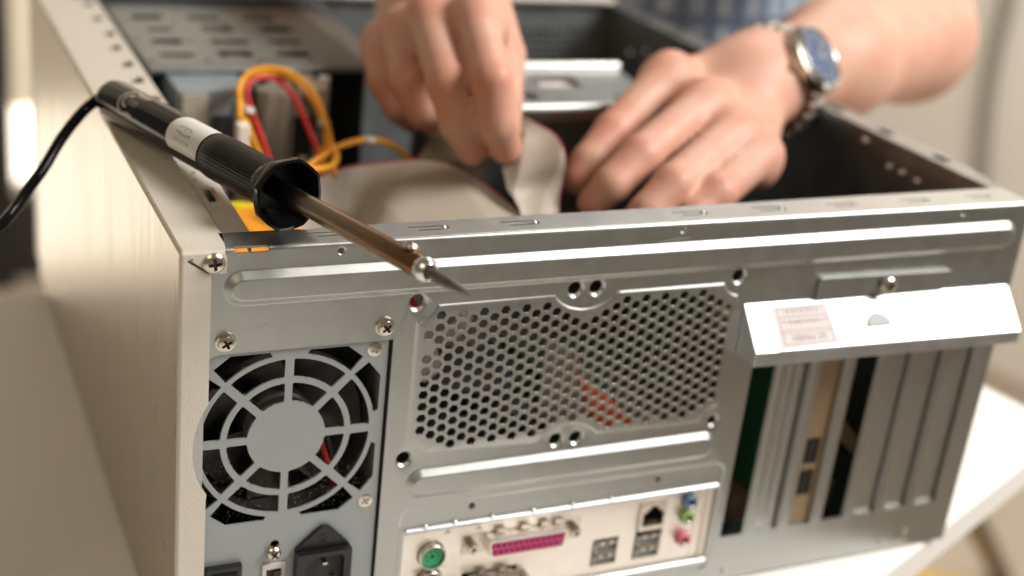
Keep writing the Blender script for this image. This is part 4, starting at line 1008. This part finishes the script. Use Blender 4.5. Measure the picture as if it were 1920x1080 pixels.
# ================================================================== PERSON
def smin(a, b_, k): h = np.maximum(k - np.abs(a - b_), 0) / k; return np.minimum(a, b_) - h * h * k * .25
class Grid:
    def __init__(s, lo, hi, h):
        s.h = h; s.lo = np.array(lo, np.float32); s.n = (np.ceil((np.array(hi) - s.lo) / h)).astype(int) + 1
        s.ax = [s.lo[i] + h * np.arange(s.n[i], dtype=np.float32) for i in range(3)]
    def new(s): return np.full(s.n, 40., np.float32)
    def cone(s, F, a, c, ra, rc, k, flat=None):
        a = np.array(a, np.float32); c = np.array(c, np.float32); R_ = max(ra, rc) + k + 3
        sl = []
        for i in range(3):
            l = min(a[i], c[i]) - R_; u = max(a[i], c[i]) + R_
            i0 = max(0, int((l - s.lo[i]) / s.h)); i1 = min(s.n[i], int((u - s.lo[i]) / s.h) + 2)
            if i1 <= i0: return
            sl.append(slice(i0, i1))
        X = s.ax[0][sl[0]][:, None, None] - a[0]; Y = s.ax[1][sl[1]][None, :, None] - a[1]; Z = s.ax[2][sl[2]][None, None, :] - a[2]
        e = c - a; L2 = float(e @ e) + 1e-9
        t = np.clip((X * e[0] + Y * e[1] + Z * e[2]) / L2, 0, 1)
        dx = X - t * e[0]; dy = Y - t * e[1]; dz = Z - t * e[2]
        if flat is not None:
            fn, fs_ = flat; dot = dx * fn[0] + dy * fn[1] + dz * fn[2]; q = (fs_ - 1)
            dx = dx + q * dot * fn[0]; dy = dy + q * dot * fn[1]; dz = dz + q * dot * fn[2]
        d = np.sqrt(dx * dx + dy * dy + dz * dz) - (ra + (rc - ra) * t)
        F[tuple(sl)] = smin(F[tuple(sl)], d, k) if k > 0 else np.minimum(F[tuple(sl)], d)
    def mesh(s, F):
        n = s.n; ins = F < 0; cnt = np.zeros([n[0] - 1, n[1] - 1, n[2] - 1], np.int8)
        c8 = [(i, j, k) for i in (0, 1) for j in (0, 1) for k in (0, 1)]
        for i, j, k in c8: cnt += ins[i:n[0] - 1 + i, j:n[1] - 1 + j, k:n[2] - 1 + k]
        act = np.argwhere((cnt > 0) & (cnt < 8)); idx = -np.ones(cnt.shape, np.int64); idx[tuple(act.T)] = np.arange(len(act))
        P = np.zeros((len(act), 3)); N_ = np.zeros(len(act))
        for ci, c in enumerate(c8):
            for ax in range(3):
                if c[ax]: continue
                c2 = list(c); c2[ax] = 1
                f0 = F[tuple((act + c).T)]; f1 = F[tuple((act + c2).T)]; m_ = (f0 < 0) != (f1 < 0)
                t = f0[m_] / (f0[m_] - f1[m_]); p = np.tile(np.array(c, float), (m_.sum(), 1)); p[:, ax] += t
                P[m_] += p; N_[m_] += 1
        P = (P / N_[:, None] + act) * s.h + s.lo
        quads = []
        for ax in range(3):
            o1, o2 = [q for q in range(3) if q != ax]
            a_ = ins[tuple(slice(0, -1) if q == ax else slice(1, -1) for q in range(3))]; b_ = ins[tuple(slice(1, None) if q == ax else slice(1, -1) for q in range(3))]
            E_ = np.argwhere(a_ != b_)
            if not len(E_): continue
            sgn = a_[tuple(E_.T)]; base = E_.copy(); base[:, o1] += 1; base[:, o2] += 1
            q4 = []
            for d1, d2 in ((0, 0), (1, 0), (1, 1), (0, 1)):
                c = base.copy(); c[:, o1] -= d1; c[:, o2] -= d2; q4.append(idx[tuple(c.T)])
            Q = np.stack(q4, 1); fl = sgn if ax != 1 else ~sgn
            Q[~fl] = Q[~fl][:, ::-1]; quads.append(Q)
        return P, np.concatenate(quads)

def hand_arm(g, hands):
    """hands: dict with fingers (lists of joints), palm, arm chain"""
    palm = g.new()
    for a, c, ra, rc, fl in hands['palm']: g.cone(palm, a, c, ra, rc, 14, fl)
    for a, c, ra, rc in hands['arm']: g.cone(palm, a, c, ra, rc, 22)
    out = palm.copy()
    for ch_ in hands['fingers']:
        f = g.new()
        for (a, ra), (c, rc) in zip(ch_[:-1], ch_[1:]):
            g.cone(f, a, c, ra, rc, 2.5)
        
        out = np.minimum(out, smin(palm, f, 9))
    for t in hands.get('tendons', []): g.cone(out, t[0], t[1], t[2], t[3], 7)
    return g.mesh(out)
def J(lst): return [(W3(u, v, d), r) for u, v, d, r in lst]
# ---- viewer's right: the left hand, wearing the watch
wristL = W3(1445, 144, .812); elbL = W3(1704, 72, .985)
mc = [W3(1258, 130, .765), W3(1332, 184, .748), W3(1384, 240, .735), W3(1430, 286, .732)]
wr = [W3(1402, 116, .80), W3(1412, 134, .79), W3(1424, 152, .784), W3(1436, 178, .782)]
nb = np.cross(mc[3] - mc[0], wristL - mc[1]); nb /= np.linalg.norm(nb)
if nb @ (CC * 1000 - mc[1]) < 0: nb = -nb
inn = [p - nb * 7 for p in mc]
shL = np.array([740., 610., 470.])
L = dict(
    palm=[(inn[i] - nb * 2, wr[i] - nb * 6, 11, 14.5, None) for i in range(4)] + [(inn[i] - nb * 3, inn[i + 1] - nb * 3, 9.5, 9.5, None) for i in range(3)],
    arm=[(wr[1] - nb * 6, wristL, 20, 23.5), (wristL, wristL * .6 + elbL * .4, 23.5, 35), (wristL * .6 + elbL * .4, elbL, 35, 41), (elbL, elbL * .65 + shL * .35, 42, 48), (elbL * .65 + shL * .35, shL, 48, 58)],
    fingers=[
        J([(1258, 131, .768, 10.9), (1150, 246, .736, 10.3), (1103, 304, .726, 9.4), (1080, 338, .722, 8.0)]),
        J([(1330, 185, .750, 11.2), (1202, 291, .706, 10.7), (1148, 346, .698, 9.8), (1112, 380, .702, 8.4)]),
        J([(1384, 240, .738, 11.0), (1263, 346, .690, 10.6), (1214, 398, .684, 9.4), (1180, 430, .690, 8.0)]),
        J([(1430, 286, .735, 10.6), (1345, 362, .694, 9.9), (1300, 400, .688, 8.8), (1272, 430, .690, 7.4)]),
        J([(1400, 120, .815, 13), (1300, 190, .800, 12), (1200, 270, .770, 10.5), (1128, 330, .735, 8.5)]),
    ],
    tendons=[(mc[i] - nb * 3.5, mc[i] - nb * 3.4, 8.5, 8.5) for i in range(4)])
# ---- viewer's left: the right hand
mcR = [W3(890, 25, .705), W3(800, 22, .722), W3(752, 48, .745), W3(712, 72, .765)]
wrR = [W3(850, -95, .80), W3(810, -90, .81), W3(775, -75, .82), W3(745, -60, .825)]
wristR = W3(770, -95, .84)
nr = np.cross(mcR[3] - mcR[0], wristR - mcR[1]); nr /= np.linalg.norm(nr)
if nr @ (CC * 1000 - mcR[1]) < 0: nr = -nr
inR = [p - nr * 7 for p in mcR]
elbR = W3(520, -260, 1.02); shR = np.array([430., 760., 470.])
Rh = dict(
    palm=[(inR[i] - nr * 3, wrR[i] - nr * 4, 10.5, 14, None) for i in range(4)] + [(inR[i] - nr * 3, inR[i + 1] - nr * 3, 9.5, 9.5, None) for i in range(3)],
    arm=[(wrR[1] - nr * 5, wristR, 19, 25), (wristR, wristR * .6 + elbR * .4, 25.5, 35), (wristR * .6 + elbR * .4, elbR, 35, 41), (elbR, shR, 43, 58)],
    fingers=[
        J([(888, 25, .710, 10.8), (922, 148, .665, 10.4), (934, 232, .672, 9.9), (948, 278, .684, 8.2)]),
        J([(800, 24, .728, 10.8), (840, 156, .676, 10.6), (863, 230, .680, 10.3), (886, 280, .692, 8.6)]),
        J([(750, 50, .752, 10.8), (768, 150, .715, 10.2), (794, 206, .722, 9.2), (816, 232, .734, 7.8)]),
        J([(710, 78, .770, 10.2), (722, 150, .748, 9.8), (748, 200, .748, 8.8), (770, 224, .755, 7.2)]),
        J([(912, 0, .765, 13), (943, 105, .735, 12.2), (938, 190, .712, 11.5), (944, 262, .705, 9.5)]),
    ],
    tendons=[(mcR[i] - nr * 3.5, mcR[i] - nr * 3.4, 8.5, 8.5) for i in range(4)])
person = empty('person', (.6, .68, -.75), 'person in a blue plaid shirt reaching into the case with both hands', 'person')
allP = []; allQ = []; off = 0; knk = []
for Hh in (L, Rh):
    pts = [p for a, c, *_ in Hh['palm'] for p in (a, c)] + [p for ch_ in Hh['fingers'] for p, r in ch_]
    ar = [Hh['arm'][0][0], Hh['arm'][1][1]]
    P_ = np.array(pts + ar); e_ = np.array([a[1] for a in Hh['arm']])
    lo = np.minimum(P_.min(0), e_.min(0)) - 62; hi = np.maximum(P_.max(0), e_.max(0)) + 62
    g = Grid(lo, hi, 2.4); P, Q = hand_arm(g, Hh)
    allP.append(P); allQ.append(Q + off); off += len(P)
    for ch_ in Hh['fingers'][:4]: knk += [(ch_[0][0], 12), (ch_[1][0], 11), (ch_[3][0], 9)]
# torso, hidden under the shirt, and neck: joined to the same skin
tor = dict(c=np.array([500., 690., 0.]))
g = Grid((280, 480, -420), (900, 900, 640), 9.)
F = g.new(); body = [((610, 700, -330), (610, 690, 60), 130, 135), ((610, 690, 60), (590, 690, 420), 135, 122), ((430, 755, 465), (720, 640, 465), 62, 62), ((590, 690, 440), (580, 660, 590), 62, 58)]
for a, c, r0, r1 in body: g.cone(F, a, c, r0, r1, 40)
P, Q = g.mesh(F); allP.append(P); allQ.append(Q + off)
P = np.concatenate(allP); Q = np.concatenate(allQ)
me = bpy.data.meshes.new('body'); me.from_pydata((P * MM - np.array(person.location)).tolist(), [], Q.tolist()); me.update()
me.polygons.foreach_set('use_smooth', [True] * len(me.polygons))
fl = np.zeros(len(P), np.float32)
for k_, r_ in knk: fl = np.maximum(fl, np.exp(-((np.linalg.norm(P - k_, axis=1) / r_) ** 2) * .9) * .6)
at = me.attributes.new('flush', 'FLOAT', 'POINT'); at.data.foreach_set('value', fl)
me.materials.append(M['skin']); bo = bpy.data.objects.new('body', me); COL.objects.link(bo); bo.parent = person
sm_ = bo.modifiers.new('smooth', 'SMOOTH'); sm_.factor = .5; sm_.iterations = 3
# shirt with rolled sleeves
g = Grid((220, 420, -420), (960, 920, 640), 7.)
F = g.new()
for a, c, r0, r1 in body[:3]: g.cone(F, a, c, r0 + 10, r1 + 10, 40)
slL = elbL * .62 + shL * .38; slR = elbR * .5 + shR * .5
g.cone(F, slL, shL, 62, 72, 30); g.cone(F, slR, shR, 58, 70, 30)
XX, YY, ZZ = np.meshgrid(*g.ax, indexing='ij')
F += 3.0 * np.sin(XX * .05 + ZZ * .018 + 2 * np.sin(YY * .02)) * np.sin(ZZ * .03 + XX * .02)
P, Q = g.mesh(F)
me = bpy.data.meshes.new('shirt'); me.from_pydata((P * MM - np.array(person.location)).tolist(), [], Q.tolist()); me.polygons.foreach_set('use_smooth', [True] * len(me.polygons)); me.materials.append(M['plaid'])
so_ = bpy.data.objects.new('shirt', me); COL.objects.link(so_); so_.parent = person
sm_ = so_.modifiers.new('smooth', 'SMOOTH'); sm_.factor = .5; sm_.iterations = 4

# ================================================================== WRIST WATCH
aw = Vector(elbL - wristL).normalized(); cw = Vector(wristL) - aw * 2 - Vector((0, 0, 3))
tocam = (Vector(CC) * 1000 - cw).normalized(); nw_ = (tocam - aw * tocam.dot(aw)).normalized()
upw = nw_.cross(aw); nw_ = (nw_ * .93 + upw * (.16 if upw.z > 0 else -.16)).normalized(); tw = aw.cross(nw_).normalized()
watch = empty('wristwatch', cw * MM, 'steel wristwatch with a blue dial on the wrist at the right', 'watch')
def WP(b, name, m, par=None, **k):
    o = b.build(name, m, **k)
    if par is None: world_child(o, watch)
    else: o.parent = par
    return o
Rw = 27.0
wc = cw + nw_ * (Rw + 1.0)
b = MB(); b.lathe([(0, 18), (1.2, 20.6), (5, 21.2), (7.0, 20.6), (7.6, 19.0)], wc, nw_, 48, tw); wcs = WP(b, 'watch_case', M['nickel'])
b = MB(); b.lathe([(7.5, 19.8), (9.0, 19.2), (9.3, 18.0), (8.6, 17.0), (7.6, 16.8)], wc, nw_, 48, tw, caps=False); WP(b, 'bezel', M['chrome'], wcs)
b = MB(); b.lathe([(7.7, 16.9), (7.9, 16.9)], wc, nw_, 40, tw); dl = WP(b, 'dial', M['dial'])
b = MB(); b.lathe([(8.9, 17.2), (9.1, 17.0), (9.15, .5)], wc, nw_, 40, tw, caps=True); WP(b, 'crystal', M['glass'])
for k in range(12):
    a = math.pi * 2 * k / 12; r_ = tw * math.cos(a) + aw * math.sin(a); s_ = nw_.cross(r_); p0 = wc + nw_ * 8.05
    b = MB(); b.add([p0 + r_ * x + s_ * y + nw_ * z for z in (0, .3) for x, y in ((11.6, -.8), (15.2, -.8), (15.2, .8), (11.6, .8))], [(3, 2, 1, 0), (4, 5, 6, 7), (0, 1, 5, 4), (1, 2, 6, 5), (2, 3, 7, 6), (3, 0, 4, 7)]); WP(b, 'hour_marker', M['labelw'], dl)
for ang, ln, wd_ in ((1.35, 10, 1.1), (2.35, 14, .9)):
    r_ = tw * math.cos(ang) + aw * math.sin(ang); s_ = nw_.cross(r_); p0 = wc + nw_ * 8.45
    b = MB(); b.add([p0 + r_ * x + s_ * y + nw_ * z for z in (0, .2) for x, y in ((-2, -wd_), (ln, -wd_ * .5), (ln, wd_ * .5), (-2, wd_))], [(3, 2, 1, 0), (4, 5, 6, 7), (0, 1, 5, 4), (1, 2, 6, 5), (2, 3, 7, 6), (3, 0, 4, 7)]); WP(b, 'hand', M['labelw'], dl)
b = MB(); b.lathe([(0, 2.6), (3, 2.6), (3.4, 2)], wc + nw_ * 4 - aw * 21, -aw, 14); WP(b, 'crown', M['chrome'])
# links of the bracelet: three beads across, all round the wrist
for k in range(-11, 12):
    if abs(k) < 1: continue
    a = .62 * (1 if k > 0 else -1) + (k - (1 if k > 0 else -1)) * .235
    if abs(a) > 2.9: continue
    rv = nw_ * math.cos(a) + tw * math.sin(a); tv = -nw_ * math.sin(a) + tw * math.cos(a)
    for q, wdt in ((-4.6, 4.6), (.8, 5.4), (6.2, 4.6)):
        c_ = cw + rv * (Rw + 4.6) + aw * q; b = MB(); vs = []
        b.lathe([(-wdt / 2, 2.2), (-wdt / 2 + .5, 3.2), (wdt / 2 - .5, 3.2), (wdt / 2, 2.2)], c_, aw, 12); WP(b, 'bracelet_link', M['chrome'])
b = MB(); vs = []; NN = 48
for i in range(NN):
    a = 2 * math.pi * i / NN; rv = nw_ * math.cos(a) + tw * math.sin(a)
    for q, r_ in ((-13.0, Rw - 2), (-13.0, Rw + 1.6), (-9.5, Rw + 2.2), (9, Rw + 1.6), (9, Rw - 1)): vs.append(cw + rv * r_ + aw * q)
b.add(vs, [(i * 5 + j, i * 5 + (j + 1) % 5, ((i + 1) % NN) * 5 + (j + 1) % 5, ((i + 1) % NN) * 5 + j) for i in range(NN) for j in range(5)], True); WP(b, 'under_band', M['brownband'])  # brown band beneath the links

# ================================================================== BACKGROUND
yb = 2200
win = empty('glass_door', (.15, 2.2, -.75), 'black framed glass door with a beige blind far behind on the left', 'door')
def BP(b, name, m, **k): o = b.build(name, m, **k); world_child(o, win); return o
b = MB(); b.box(-1300, 40, yb, yb + 12, -735, -408); b.box(152, 900, yb, yb + 12, -552, -408); b.box(-2100, -1500, yb - 60, yb - 48, -735, -150); BP(b, 'pane_and_glow', M['pane_and_glow'])  # left panes are unseen, added to reflect in the cover side and iron handle
b = MB(); b.box(-1300, 40, yb - 30, yb - 20, -390, 1500); b.box(150, 900, yb - 30, yb - 20, -390, 700); BP(b, 'blind', M['blind'])  # unseen left part made tall so the cover edge reflects its glow
b = MB(); b.box(60, 142, yb - 60, yb + 30, -749, 1200); b.box(-550, -500, yb - 70, yb + 30, -749, 1200); BP(b, 'frame', M['frameblk'])
b = MB(); b.box(40.5, 900, yb - 5, yb + 40, -749, -592); BP(b, 'lower_panel', M['darkpanel'])
b = MB(); b.box(-1300, 900, yb + 42, yb + 120, -749, 1700); o = b.build('wall', M['wall']); tag(o, 'cream back wall around the glass door far left', 'wall')
# grey cable on the wall
cb = MB()
def on_wall(u, v, lift=14):
    d = CR.T @ np.array([(u - 960) / F_PX, (v - 540) / F_PX, 1.0]); n3 = np.array([n2.x, n2.y, 0]); p0 = np.array([A_.x, A_.y, 0]) * MM + n3 * lift * MM
    t = ((p0 - CC) @ n3) / (d @ n3); return (CC + d * t) * 1000
cb.tube(catmull([on_wall(1915, -140), on_wall(1888, 0), on_wall(1866, 90), on_wall(1850, 190), on_wall(1840, 310), on_wall(1832, 420), on_wall(1828, 560)], 40), 13, 12)
tag(cb.build('wall_cable', M['greycable']), 'thick grey cable hanging down the cream wall at the right', 'cable')
p0 = V3(ray_on(1880, 1085, 2, -.75)); p1 = V3(W(1812, 945, 1.75))
b = MB(); b.tube([p0, p1], [16, 16], 14); tag(b.build('chair_leg', M['brownpost']), 'slanted brown chair leg below the table corner at the right', 'chair leg')
pc = V3(ray_on(1762, 1190, 2, -.75)); b = MB()
b.lathe([(0, 110), (20, 125), (40, 112), (52, 70), (56, 2)], pc, (0, 0, 1), 24, mod=lambda k, a: 1 + .12 * math.sin(3 * a + k)); tag(b.build('yellow_cloth', M['yellowcloth']), 'crumpled yellow cloth on the floor below the table corner', 'cloth')
